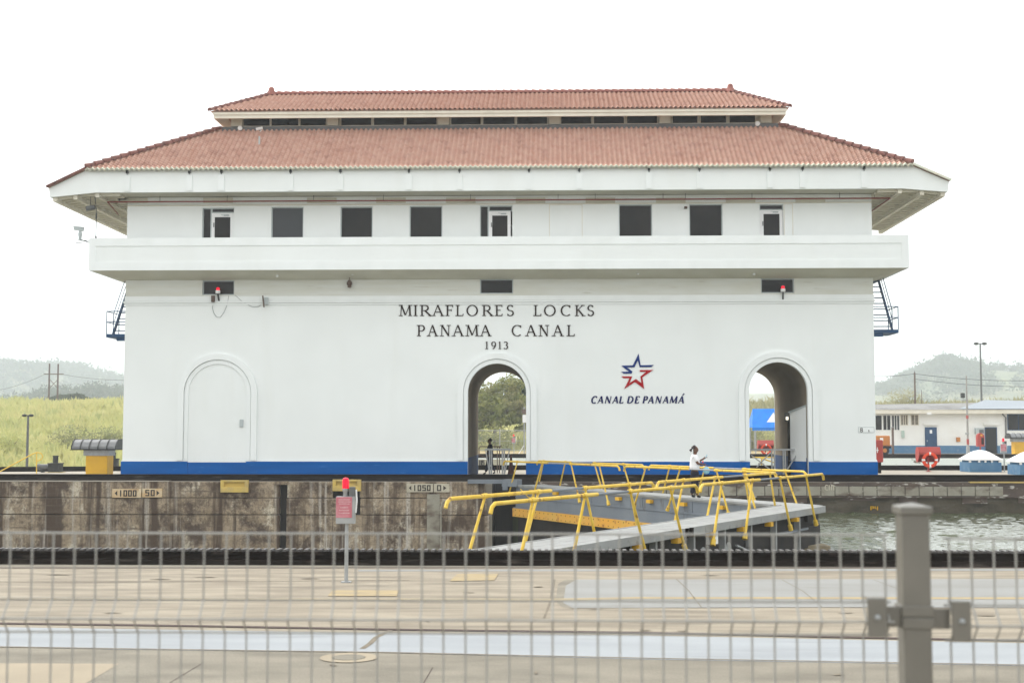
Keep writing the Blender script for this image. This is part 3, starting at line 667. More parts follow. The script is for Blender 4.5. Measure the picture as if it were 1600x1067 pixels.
# ---- ground storey wall with arched openings
ARCH = [(776.5, 568, 731, 822), (1216.5, 566, 1171, 1262.5)]
def arch_loop(px_c, py_top, pxl, pxr, Y, n=22, zb=0.0):
    x0, x1 = ax(pxl, 660, YW), ax(pxr, 660, YW); zt = az(px_c, py_top, YW); r = (x1 - x0) / 2; xc = (x0 + x1) / 2
    pts = [(x0, zb)]
    for k in range(n + 1):
        a = math.pi - math.pi * k / n; pts.append((xc + r * math.cos(a), zt - r + r * math.sin(a)))
    pts.append((x1, zb)); return pts, xc, r, zt
def wall_face(name, Y, z0, z1, holes, m, flip, x0=XL, x1=XR, win=()):
    bm = bmesh.new(); edges = []
    def loop(pts):
        vs = [bm.verts.new((x, Y, z)) for x, z in pts]
        for i in range(len(vs)): edges.append(bm.edges.new((vs[i], vs[(i + 1) % len(vs)])))
    outer = [(x0, z0)]
    for h in sorted(holes, key=lambda h: h[0][0]): outer += h
    outer += [(x1, z0), (x1, z1), (x0, z1)]
    loop(outer)
    for (a, b, c, d) in win: loop([(a, c), (b, c), (b, d), (a, d)])
    bmesh.ops.triangle_fill(bm, use_beauty=True, use_dissolve=False, edges=edges)
    bmesh.ops.recalc_face_normals(bm, faces=bm.faces)
    s = MB(); bm.verts.index_update()
    vs = [tuple(v.co) for v in bm.verts]
    for f in bm.faces:
        idx = [v.index for v in f.verts]; ny = f.normal.y
        if (ny > 0) != flip: idx = idx[::-1]
        s.f.append(tuple(idx))
    s.v = vs; bm.free(); return s
loops = [arch_loop(*a, YW) for a in ARCH]
MEZ = [(316, 366, 438, 461), (750, 802, 436, 459), (1189, 1241, 435, 458)]
mezr = [(ax(a, (c + d) / 2, YW), ax(b, (c + d) / 2, YW), az((a + b) / 2, d, YW), az((a + b) / 2, c, YW)) for a, b, c, d in MEZ]
UW = [(316, 365.5, 325, 373), (424, 474, 323.5, 373), (532, 582, 323, 373), (640, 691, 322, 373), (750, 800.5, 321.5, 373), (967, 1019, 319.5, 371), (1077, 1129, 319, 371), (1187, 1224, 319.5, 371)]
uwr = [(ax(a, 345, YW), ax(b, 345, YW), az((a + b) / 2, d, YW), az((a + b) / 2, c, YW)) for a, b, c, d in UW]
s1 = wall_face('w', YW, 0, Z_SOF, [l[0] for l in loops], WHITE, False, win=mezr + uwr)
s2 = wall_face('w', YB, 0, Z_SOF, [l[0] for l in loops], WHITE, True)
s1.add(s2.v, s2.f)
s1.add([(XL, YW, 0), (XL, YB, 0), (XL, YB, Z_SOF), (XL, YW, Z_SOF)], [(3, 2, 1, 0)])
s1.add([(XR, YW, 0), (XR, YB, 0), (XR, YB, Z_SOF), (XR, YW, Z_SOF)], [(0, 1, 2, 3)])
for (a, b, c, d) in mezr + uwr:              # reveals
    q = YW + .16
    s1.add([(a, YW, c), (b, YW, c), (b, YW, d), (a, YW, d), (a, q, c), (b, q, c), (b, q, d), (a, q, d)], [(0, 1, 5, 4), (1, 2, 6, 5), (2, 3, 7, 6), (3, 0, 4, 7)])
s1.build('wall', WHITE, BLD)
for k, (pts, xc, r, zt) in enumerate(loops):
    b = MB(); n = len(pts)
    vs = [(x, YW + .22, z) for x, z in pts] + [(x, YB - .06, z) for x, z in pts]
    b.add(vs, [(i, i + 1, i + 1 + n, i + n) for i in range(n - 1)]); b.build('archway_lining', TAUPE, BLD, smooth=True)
    for ya, yb in ((YW, YW + .219), (YB - .059, YB)):
        b = MB(); vs = [(x, ya, z) for x, z in pts] + [(x, yb, z) for x, z in pts]; b.add(vs, [(i, i + 1, i + 1 + n, i + n) for i in range(n - 1)])
        b.build('archway_reveal', WHITE2, BLD, smooth=True)
    x0, x1 = pts[0][0], pts[-1][0]
    MB().box(x0, x0 + .012, YW + .25, YB - .1, 0, Z_PL * 1.2).box(x1 - .012, x1, YW + .25, YB - .1, 0, Z_PL * 1.2).build('archway_dado', BLUE_SHADED, BLD)
    struct('archway_floor', MB().flat([(x0, YW - .05), (x1, YW - .05), (x1, YB + .05), (x0, YB + .05)], .006), QUAY)
# mouldings round the arches
def arch_band(xc, zs, r0, r1, y0, y1, zb, n=40):
    b = MB(); out = [(xc - r1, zb)] + [(xc + r1 * math.cos(math.pi - math.pi * k / n), zs + r1 * math.sin(math.pi * k / n)) for k in range(n + 1)] + [(xc + r1, zb)]
    inn = [(xc - r0, zb)] + [(xc + r0 * math.cos(math.pi - math.pi * k / n), zs + r0 * math.sin(math.pi * k / n)) for k in range(n + 1)] + [(xc + r0, zb)]
    m = len(out); vs = [(x, y0, z) for x, z in out] + [(x, y0, z) for x, z in inn] + [(x, y1, z) for x, z in out] + [(x, y1, z) for x, z in inn]
    fs = []
    for i in range(m - 1):
        fs += [(i, m + i, m + i + 1, i + 1), (i, i + 1, 2 * m + i + 1, 2 * m + i), (m + i, 3 * m + i, 3 * m + i + 1, m + i + 1)]
    return b.add(vs, fs)
sc_ = F_PX / YW
blind = (ax(340, 640, YW), az(340, 569, YW) - 46 / sc_ * 1.0, 46 / sc_)
for (xc, zs, r) in [(l[1], l[3] - l[2], l[2]) for l in loops] + [blind]:
    rr0 = r
    arch_band(xc, zs, rr0 + 7.4 / sc_, rr0 + 16.5 / sc_, YW - .10, YW, Z_PL + .048).build('arch_moulding', WHITE2, BLD, smooth=True)
    arch_band(xc, zs, rr0 + .3 / sc_, rr0 + 6.3 / sc_, YW - .045, YW, Z_PL + .047).build('arch_inner_moulding', WHITE2, BLD, smooth=True)
# small plate on the blind arch
p = at(377.5, 661, YW); MB().cbox((p.x, YW - .03, p.z), (.16, .05, .34)).build('wall_switch_box', FRAMEG, BLD)
p = at(831.5, 698.5, YW); MB().cbox((p.x, YW - .03, p.z), (.09, .05, .18)).build('wall_switch_box', VENT, BLD)
p = at(1224.5, 696.5, YW); MB().cbox((loops[1][1] + loops[1][2] - .03, 64.5, 1.45), (.05, .28, .3)).build('wall_switch_box', VENT, BLD)
# blue base band, in pieces between the openings
pr = .05
def plin(x0, x1, y0=YW - pr, y1=YW - .001): return MB().box(x0, x1, y0, y1, 0, Z_PL)
segs = [(XL - pr, blind[0] - blind[2]), (blind[0] + blind[2], loops[0][0][0][0]), (loops[0][0][-1][0], loops[1][0][0][0]), (loops[1][0][-1][0], XR + pr)]
for a, b_ in segs:
    plin(a, b_).build('base_band', BLUE, BLD)
    MB().box(a + .01, b_ - .01, YW - .03, YW - .001, Z_PL + .0005, Z_PL + .045).build('base_ledge', WHITE2, BLD)
MB().box(blind[0] - blind[2] + .004, blind[0] + blind[2] - .004, YW - .02, YW - .001, 0, Z_PL - .04).build('base_band', BLUE, BLD)
MB().box(XL - pr, XL, YW + .001, YB, 0, Z_PL).build('base_band', BLUE, BLD); MB().box(XR, XR + pr, YW + .001, YB, 0, Z_PL).build('base_band', BLUE, BLD)
MB().box(XR, XR + .03, YW + .001, YB, Z_PL, Z_PL + .1).build('base_ledge', WHITE2, BLD)
# string course
for (ya, yb, pj) in ((461.5, 468.5, .03), (469.2, 472.2, .075), (472.8, 475.5, .04)):
    z1, z0 = az(857, ya, YW), az(857, yb, YW)
    MB().box(XL - pj, XR + pj, YW - pj, YB + pj, z0, z1).build('string_course', DIRTW, BLD) if False else None
    b = MB().box(XL - pj, XR + pj, YW - pj, YW - .001, z0, z1).box(XL - pj, XL - .001, YW, YB, z0, z1).box(XR + .001, XR + pj, YW, YB, z0, z1)
    b.build('string_course', WHITE2, BLD)
# stained frieze between string course and balcony: a skin just proud of the wall with the windows left open
zf0, zf1 = az(857, 461.3, YW), az(857, 436, YW)
b = MB(); xcur = XL + .002
for (a, b2, c, d) in sorted(mezr):
    b.box(xcur, a, YW - .012, YW - .001, zf0, zf1); b.box(a, b2, YW - .012, YW - .001, zf0, c); b.box(a, b2, YW - .012, YW - .001, d, zf1); xcur = b2
b.box(xcur, XR - .002, YW - .012, YW - .001, zf0, zf1); b.build('frieze', DIRTW, BLD)
# balcony
P = 1.3
bx0, bx1, by0, by1 = XL - P, XR + P, YW - P, YB + P
th = .18; fr_ = .025
zr1, zr0 = az(857, 382, by0), az(857, 407, by0)
b = MB()
b.box(bx0 + fr_, bx1 - fr_, by0 + fr_, by0 + th, Z_BALB, Z_BALT).box(bx0 + fr_, bx0 + th, by0 + th, by1, Z_BALB, Z_BALT).box(bx1 - th, bx1 - fr_, by0 + th, by1, Z_BALB, Z_BALT).box(bx0 + th, bx1 - th, by1 - th, by1, Z_BALB, Z_BALT)
b.build('balcony_parapet', WHITE, BLD)
b = MB().box(bx0, bx1, by0, by0 + fr_ - .001, zr1, Z_BALT + .02).box(bx0, bx1, by0, by0 + fr_ - .001, Z_BALB - .01, zr0).box(bx0, bx0 + .32, by0, by0 + fr_ - .001, zr0, zr1).box(bx1 - .32, bx1, by0, by0 + fr_ - .001, zr0, zr1)
b.box(bx0, bx0 + fr_ - .001, by0 + fr_, by1, Z_BALB - .01, Z_BALT + .02).box(bx1 - fr_ + .001, bx1, by0 + fr_, by1, Z_BALB - .01, Z_BALT + .02)
b.box(bx0, bx1, by0 + fr_, by0 + th + .02, Z_BALT + .001, Z_BALT + .02)
b.build('balcony_frame', WHITE2, BLD)
zs0 = az(857, 436, YW)
b = MB()   # sloping underside
o_ = [(bx0 + .03, by0 + .03), (bx1 - .03, by0 + .03), (bx1 - .03, by1), (bx0 + .03, by1)]; i_ = [(XL - .02, YW - .02), (XR + .02, YW - .02), (XR + .02, YB), (XL - .02, YB)]
vs = [(x, y, Z_BALB + .02) for x, y in o_] + [(x, y, zs0) for x, y in i_]
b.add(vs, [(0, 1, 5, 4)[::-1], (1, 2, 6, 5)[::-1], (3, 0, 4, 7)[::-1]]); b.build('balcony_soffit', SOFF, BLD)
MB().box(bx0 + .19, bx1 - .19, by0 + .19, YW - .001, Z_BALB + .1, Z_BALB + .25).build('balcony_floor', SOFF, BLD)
# ---- windows of the upper storey
def pane(parent_name, r, m, frame=.05, fm=FRAMEG, yy=YW + .12):
    x0, x1, z0, z1 = r
    w = MB().box(x0, x1, yy - .03, yy + .03, z1 - frame, z1).box(x0, x1, yy - .03, yy + .03, z0, z0 + frame).box(x0, x0 + frame, yy - .03, yy + .03, z0 + frame, z1 - frame).box(x1 - frame, x1, yy - .03, yy + .03, z0 + frame, z1 - frame).build(parent_name, fm, BLD)
    MB().box(x0 + frame, x1 - frame, yy - .006, yy + .006, z0 + frame, z1 - frame).build('pane', m, w); return w
for k in (1, 2, 3, 5, 6): pane('window', uwr[k], GLASSB if k == 1 else GLASS, .045)
for r_ in mezr: pane('window', r_, GLASS, .05, FRAMEG)
def doorwin(r, px_split, px_r, py_tr, gl, label=None):
    x0, x1, z0, z1 = r; Y = YW + .1
    zt = az(px_split, py_tr, Y); xs_ = ax(px_split, 345, Y); xe = ax(px_r, 345, Y)
    if xs_ - x0 > .1: pane('side_light', (x0, xs_, z0, z1), GLASS, .045)
    else: xs_ = x0
    pane('transom', (xs_ + .004, x1, zt, z1), GLASS, .04)
    g0, g1, gt = ax(gl[0], 345, Y), ax(gl[1], 345, Y), az(gl[0], gl[2], Y)
    d = MB().box(xs_ + .004, g0, Y, Y + .05, z0, zt - .004).box(g1, xe, Y, Y + .05, z0, zt - .004).box(g0, g1, Y, Y + .05, gt, zt - .004).build('door', FRAMEW, BLD)
    MB().box(g0, g1, Y + .02, Y + .03, z0, gt).build('pane', GLASS, d)
    MB().box(g1 - .30, g1 - .06, Y - .05, Y, gt + .05, gt + .11).bar((g1 - .2, Y - .04, gt + .08), (g1 - .42, Y - .12, gt + .1), .02, .02).build('door_closer', FRAMEG, d)
    MB().box(g0 - .05, g0 - .02, Y - .04, Y, z0 + .55, z0 + .75).build('door_handle', VENT, d)
    if x1 - xe > .08: MB().box(xe + .004, x1, Y, Y + .05, z0, zt - .004).build('side_panel', WHITE2, BLD)
doorwin(uwr[0], 330.5, 362, 333, (335.5, 360, 339.5))
doorwin(uwr[4], 763.5, 798, 330.5, (769, 793, 337))
doorwin(uwr[7], 1187, 1223, 328.5, (1193, 1218, 334.5))
for (a, b2, c) in ((858, 910, 321), (1224.8, 1239, 319.5)):   # blanked openings
    x0, x1, z1 = ax(a, 345, YW), ax(b2, 345, YW), az(a, c, YW); e = .025
    MB().box(x0, x0 + e, YW - .012, YW, Z_BALT - .3, z1).box(x1 - e, x1, YW - .012, YW, Z_BALT - .3, z1).box(x0, x1, YW - .014, YW, z1, z1 + e).build('blanked_opening', CREAM, BLD)
p0_, p1_ = at(754, 371, YW - 1.1), at(801, 371, YW - 1.1); MB().box(p0_.x, p1_.x, by0 + .02, by0 + .05, Z_BALT - .06, Z_BALT + .024).build('parapet_patch', CREAM, BLD)
# vent boxes under the eave
for px in (185, 318, 365 - 20, 480, 588, 697, 806, 915, 1025, 1134, 1243):
    a, b2 = ax(px, 312, YW), ax(px + 46, 312, YW); z1, z0 = az(px + 23, 309.5, YW), az(px + 23, 317.5, YW)
    if px in (345,): continue
    MB().box(a, b2, YW - .05, YW - .001, z0, z1).build('vent_box', SOFF, BLD)
MB().box(XL - .01, XR + .01, YW - .03, YW - .001, az(857, 319.5, YW), az(857, 318.2, YW)).build('wall_trim', CREAM, BLD)
# red sprinkler pipe
zp = az(857, 312.5, 59.6)
xa, xb = ax(168, 316, 59.6), ax(1391, 311, 59.6)
b = MB().tube([(XL - .02 - 1.4, 63, zp), (xa, 59.6, zp)], .03, 6).tube([(xa, 59.6, zp), (xb, 59.6, zp)], .032, 6).tube([(xb, 59.6, zp), (xb, 63, zp)], .03, 6)
b.build('sprinkler_pipe', REDPIPE, BLD)
for px in (187, 250, 355, 490, 599, 735, 872, 930, 1036, 1071, 1175, 1312, 1366):
    x = ax(px, 310, 59.6); MB().box(x - .008, x + .008, 59.59, 59.61, zp, Z_SOF).build('pipe_hanger', VENT, BLD)
# ---- eave: fascia, soffit
YE = YW - 1.33
ex0, ex1 = ax(135.5, 285, YE), ax(1424.5, 280, YE)
ox0, ox1 = ax(78, 300, YE), ax(1481, 292, YE)
zlo_l, zlo_r = az(80, 308.5, YE), az(1478, 300, YE)
ztl, ztr = az(76, 294.5, YE), az(1483, 284, YE)
fa = [(ox0, zlo_l), (ex0 + .4, Z_FB), (ex1 - .4, Z_FB), (ox1, zlo_r), (ox1 + .06, ztr), (ex1, Z_FT), (ex0, Z_FT), (ox0 - .06, ztl)]
MB().prism(fa, YE, YE + .12).build('fascia', WHITE, BLD)
YEB = YB + 1.33
MB().prism(fa, YEB - .12, YEB).build('fascia', WHITE, BLD)
MB().box(ox0, ox0 + .1, YE + .121, YEB - .121, zlo_l, ztl - .05).box(ox1 - .1, ox1, YE + .121, YEB - .121, zlo_r, ztr - .05).build('fascia', WHITE2, BLD)
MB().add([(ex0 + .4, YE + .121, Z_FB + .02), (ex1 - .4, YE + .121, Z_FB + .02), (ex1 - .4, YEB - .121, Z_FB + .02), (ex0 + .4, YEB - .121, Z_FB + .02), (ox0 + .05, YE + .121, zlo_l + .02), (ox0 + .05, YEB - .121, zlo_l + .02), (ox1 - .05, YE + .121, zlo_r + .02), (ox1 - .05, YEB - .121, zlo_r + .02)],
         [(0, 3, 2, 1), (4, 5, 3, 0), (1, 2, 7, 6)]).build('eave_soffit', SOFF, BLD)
# coffer ribs on the side soffits
for (xo, xi, zo, sgn) in ((ox0, XL, zlo_l, 1), (ox1, XR, zlo_r, -1)):
    for k, f in enumerate((.06, .36, .68)):
        x = xo + (xi - xo) * f; z = zo + (Z_FB - zo) * min(1, abs(x - xo) / abs(ex0 + .4 - ox0)) - .03
        MB().box(x - .09, x + .09, YE + .13, YEB - .13, z - .16, z + .04).build('soffit_rib', CREAM, BLD)
    for k in range(22):
        y = YE + .35 + k * .5
        xi2 = xi - sgn * .02
        z = Z_FB - .005
        MB().bar((xo + sgn * .15, y, zo + .0), (xo + (xi2 - xo) * .45, y, z - .03), .14, .16).bar((xo + (xi2 - xo) * .45, y, z - .03), (xi2, y, z - .03), .14, .16).build('soffit_slat', CREAM, BLD)
# pads on the fascia with rafter hooks above
for px in (199, 296, 346, 454, 532, 639, 718, 826.5, 905, 1014, 1093, 1203, 1254, 1350):
    x = ax(px, 285, YE); zt_ = Z_FT - .27; pw = .13
    MB().box(x - pw, x + pw, YE - .05, YE - .001, Z_FT - .98, zt_).build('fascia_pad', WHITE2, BLD)
    MB().box(x - .05, x + .05, YE - .10, YE - .001, Z_FT - .17, Z_FT - .04).tube([(x, YE - .05, Z_FT - .05), (x, YE - .06, Z_FT - .24)], .02, 6).build('rafter_hook', VENT, BLD)
# ---- roofs
YT = 61.95; YTB = YB + (YW - YT) + 0.0
ZE = Z_FT + .02; EY = YE - .12
tx0, tx1 = ax(347, 204, YT), ax(1217, 200, YT); ZT = az(857, 201, YT)
hx0, hx1 = ex0 - .02, ex1 + .02
b = MB()
vs = [(hx0, EY, ZE), (hx1, EY, ZE), (tx1, YT, ZT), (tx0, YT, ZT), (hx0, 2 * 64.4 - EY, ZE), (hx1, 2 * 64.4 - EY, ZE), (tx1, 2 * 64.4 - YT, ZT), (tx0, 2 * 64.4 - YT, ZT),
      (ox0 - .1, EY, ztl + .03), (ox0 - .1, 2 * 64.4 - EY, ztl + .03), (ox1 + .1, EY, ztr + .03), (ox1 + .1, 2 * 64.4 - EY, ztr + .03)]
b.add(vs, [(0, 1, 2, 3), (5, 4, 7, 6), (4, 0, 3, 7), (1, 5, 6, 2), (9, 8, 0, 4), (10, 11, 5, 1), (3, 2, 6, 7)])
roof = b.build('roof', TILE, BLD)
# dark tile edge on the flared side eaves
for (xa_, za_, xb_, zb_, mm) in ((ox0 - .12, ztl + .05, hx0, ZE + .05, HIPM), (ox1 + .12, ztr + .05, hx1, ZE + .05, EAVET)):
    MB().bar((xa_, EY - .02, za_), (xb_, EY - .02, zb_), .10, .09).build('rake_edge', mm, BLD)
def tile_mesh(p, L, A=.042, lift=.042, n=8, lip=.038):
    vs = []; fs = []
    for j, (t, dz) in enumerate(((0, lift), (L, .004))):
        for i in range(n + 1):
            x = p * (i / n - .5); vs.append((x, t, A * math.cos(2 * math.pi * i / n + math.pi) * (1 if True else 1) + A + dz))
    for i in range(n + 1): x, t, z = vs[i]; vs.append((x, t + .012, z - lip))
    for i in range(n):
        fs.append((i, i + 1, n + 2 + i, n + 1 + i)); fs.append((2 * n + 2 + i, 2 * n + 3 + i, i + 1, i))
    return vs, fs
def tiled(roofobj, x0a, x1a, x0b, x1b, y0, z0, y1, z1, pitch, row, single_rows, first_mat=None):
    L = math.hypot(y1 - y0, z1 - z0); ang = math.atan2(z1 - z0, y1 - y0); nrow = round(L / row); row = L / nrow
    n0 = round((x1a - x0a) / pitch); pitch = (x1a - x0a) / n0
    tv, tf = tile_mesh(pitch, row * 1.12); tv = np.array(tv); tf = np.array(tf)
    me = bpy.data.meshes.new('tile'); me.from_pydata([tuple(v) for v in tv], [], [tuple(f) for f in tf]); me.materials.append(TILE); me.update()
    me.polygons.foreach_set('use_smooth', [True] * len(me.polygons)); me.set_sharp_from_angle(angle=R(50))
    ev, ef = tile_mesh(pitch, .18, lift=.045, lip=.10); mee = bpy.data.meshes.new('eave_tile'); mee.from_pydata(ev, [], ef); mee.materials.append(first_mat or TILE); mee.update()
    V = []; Fc = []; cnt = 0; Bv = 0; et = np.array([0, math.cos(ang), math.sin(ang)]); en = np.array([0, -math.sin(ang), math.cos(ang)])
    for r in range(nrow):
        t0 = r * row; f = t0 / L; f1 = min(1, (t0 + row) / L)
        xl0, xr0 = x0a + (x0b - x0a) * f, x1a + (x1b - x1a) * f; xl1, xr1 = x0a + (x0b - x0a) * f1, x1a + (x1b - x1a) * f1
        for i in range(n0):
            xc = x0a + (i + .5) * pitch
            if xc + pitch / 2 < xl0 or xc - pitch / 2 > xr0: continue
            base = np.array([xc, y0, z0]) + et * t0
            full = xc - pitch / 2 >= xl1 and xc + pitch / 2 <= xr1
            if r == 0 and first_mat is not None:
                o = bpy.data.objects.new('eave_tile', mee); COL.objects.link(o); o.parent = roofobj; o.location = Vector(base - et * .13) - ORG[roofobj]; o.rotation_euler = (ang, 0, 0)
            if r < single_rows and full:
                o = bpy.data.objects.new('tile', me); COL.objects.link(o); o.parent = roofobj; o.location = Vector(base) - ORG[roofobj]
                o.rotation_euler = (ang + random.uniform(-.012, .012), 0, random.uniform(-.012, .012)); continue
            q = tv.copy(); jit = random.uniform(-.006, .006)
            W = base + q[:, :1] * np.array([1, 0, 0]) + q[:, 1:2] * et + (q[:, 2:3] + jit) * en
            tl = (t0 + q[:, 1]) / L; lo = x0a + (x0b - x0a) * tl; hi = x1a + (x1b - x1a) * tl
            W[:, 0] = np.clip(W[:, 0], lo, hi)
            V.append(W); Fc.append(tf + Bv); Bv += len(W)
    tag(np_obj('tile_field', np.concatenate(V), np.concatenate(Fc), TILE, roofobj, smooth=False), kind='stuff')
def caps(parent, a, b_, step, r, m=RIDGE):
    a, b_ = Vector(a), Vector(b_); d = b_ - a; n = max(1, round(d.length / step)); l = d.length / n; dn = d.normalized()
    vs = []; fs = []; k = 8
    for j, (t, q) in enumerate(((-.04, 1.28), (l, .88))):
        for i in range(k + 1):
            an = math.pi * i / k; vs.append((t, r * q * math.cos(an), r * q * math.sin(an)))
    fs = [(i, i + 1, k + 2 + i, k + 1 + i)[::-1] for i in range(k)] + [tuple(range(k + 1)), tuple(range(2 * k + 1, k, -1))]
    me = bpy.data.meshes.new('ridge_tile'); me.from_pydata(vs, [], fs); me.materials.append(m); me.update()
    y = Vector((0, 0, 1)).cross(dn).normalized(); z = dn.cross(y); Mx = Matrix((dn, y, z)).transposed().to_euler()
    for i in range(n):
        o = bpy.data.objects.new('ridge_tile', me); COL.objects.link(o); o.parent = parent; o.location = a + dn * l * i - ORG[parent]; o.rotation_euler = Mx
tiled(roof, hx0, hx1, tx0, tx1, EY, ZE, YT, ZT, .2255, .20, 1, EAVET)
caps(roof, (hx0 + .05, EY + .03, ZE + .06), (tx0, YT, ZT + .07), .42, .17, HIPM); caps(roof, (hx1 - .05, EY + .03, ZE + .06), (tx1, YT, ZT + .07), .42, .17, HIPM)
# clerestory
cz1 = az(857, 181.5, 61.2)
cx0, cx1 = ax(365, 195, YT + .1), ax(1200, 190, YT + .1); YC = YT + .12; YCB = 2 * 64.4 - YC
clr = MB().box(cx0, cx1, YC + .1, YCB, ZT - .35, cz1 + .4).build('clerestory', CREAM, BLD)
MB().box(tx0 + .05, tx1 - .05, YT - .16, YC + .09, ZT - .1, ZT + .14).build('flashing', GALVD, clr)
MB().box(cx0 + .2, cx1 - .2, YC - .05, YC + .099, ZT + .141, ZT + .20).build('sill', FRAMEG, clr)
groups = [[(380, 421), (424, 466), (469, 509)], [(533, 580), (584, 631), (635, 682)], [(705, 751), (755, 804), (808, 855)], [(877, 924), (928, 975), (980, 1027)], [(1051, 1090), (1095, 1135), (1140, 1180)]]
zwb = ZT + .21; zwt = cz1 + .3
for g in groups:
    for (a, b2) in g:
        x0, x1 = ax(a, 190, YC), ax(b2, 190, YC)
        w = MB().box(x0 - .05, x0, YC + .03, YC + .099, zwb, zwt).box(x1, x1 + .05, YC + .03, YC + .099, zwb, zwt).box(x0, x1, YC + .03, YC + .099, zwb, zwb + .04).build('window', CREAM, clr)
        w2 = MB().box(x0, x1, YC + .06, YC + .098, zwb + .041, zwt); w2.build('pane', GLASS, clr)
for px in (512, 685, 858, 1030, 1188, 362):
    x = ax(px, 190, YC); MB().box(x, x + .52, YC - .1, YC + .099, ZT + .21, zwt).build('pillar', CREAM, clr)
# upper roof
UY = 61.05; UYB = 2 * 64.4 - UY
ufb, uft = az(857, 182, UY), az(857, 172.3, UY)
ux0, ux1 = ax(334, 180, UY), ax(1228, 172, UY)
MB().box(ux0, ux1, UY, UY + .1, ufb, uft).box(ux0, ux0 + .1, UY + .101, UYB, ufb, uft).box(ux1 - .1, ux1, UY + .101, UYB, ufb, uft).build('upper_fascia', CREAM, BLD)
MB().box(ux0 - .04, ux1 + .04, UY - .05, UY - .001, uft - .13, uft - .002).build('upper_gutter', CREAM, BLD)
MB().add([(ux0 + .1, UY + .1, ufb + .01), (ux1 - .1, UY + .1, ufb + .01), (cx1 + .3, YC, ZT + .1 + .55), (cx0 - .3, YC, ZT + .65), (ux0 + .1, UYB, ufb + .01), (ux1 - .1, UYB, ufb + .01)],
         [(0, 1, 2, 3), (0, 3, 4), (1, 5, 2)]).build('upper_soffit', SOFF, BLD)
rz = az(782, 147.5, 64.4); rx0, rx1 = ax(424, 150, 64.4), ax(1141, 146, 64.4)
vx0, vx1 = ax(329.5, 173, UY), ax(1232.5, 165.5, UY); vz = uft + .02
up = MB().add([(vx0, UY - .1, vz), (vx1, UY - .1, vz), (rx1, 64.4, rz), (rx0, 64.4, rz), (vx0, UYB + .1, vz), (vx1, UYB + .1, vz)],
              [(0, 1, 2, 3), (5, 4, 3, 2), (4, 0, 3), (1, 5, 2), (0, 4, 5, 1)]).build('upper_roof', TILE, BLD)
tiled(up, vx0, vx1, rx0, rx1, UY - .1, vz, 64.4, rz, .2255, .225, 1)
caps(up, (rx0, 64.4, rz + .05), (rx1, 64.4, rz + .05), .36, .15)
caps(up, (vx0, UY - .08, vz + .04), (rx0, 64.4, rz + .06), .36, .12, HIPM); caps(up, (vx1, UY - .08, vz + .04), (rx1, 64.4, rz + .06), .36, .12, HIPM)
for x in (rx0, rx1): MB().lathe((x, 64.4, rz), [(.30, 0), (.24, .12), (.15, .26), (.14, .36), (.08, .43), (.01, .45)], 14).build('finial', RIDGE, up, smooth=True)
# little roof pipe and pigeon guard
p = at(405, 228, 60.6); MB().tube([(p.x, 60.6, p.z - .1), (p.x, 60.6, p.z + .45)], .04, 8).build('roof_pipe', FRAMEG, BLD)
for (px, py) in ((376, 203), (1183, 196)):
    p = at(px, py, YT - .1); MB().tube([(p.x, YT - .25, p.z + .05), (p.x, YT - .02, p.z + .05)], .11, 12).build('eave_lamp', WPAINT, BLD)
p = at(407, 206, YT - .15); MB().bar((p.x - .2, YT - .2, p.z + .1), (p.x + .12, YT - .2, p.z + .16), .1, .12).bar((p.x + .05, YT - .2, p.z + .05), (p.x - .05, YT - .25, p.z - .2), .08, .05).build('eave_lamp', WPAINT, BLD)

# ---- lettering
def arc(cx, cy, rx, ry, a0, a1, n=14): return [(cx + rx * math.cos(R(a0 + (a1 - a0) * k / n)), cy + ry * math.sin(R(a0 + (a1 - a0) * k / n))) for k in range(n + 1)]
def rect(x0, y0, x1, y1): return [(x0, y0), (x1, y0), (x1, y1), (x0, y1)]
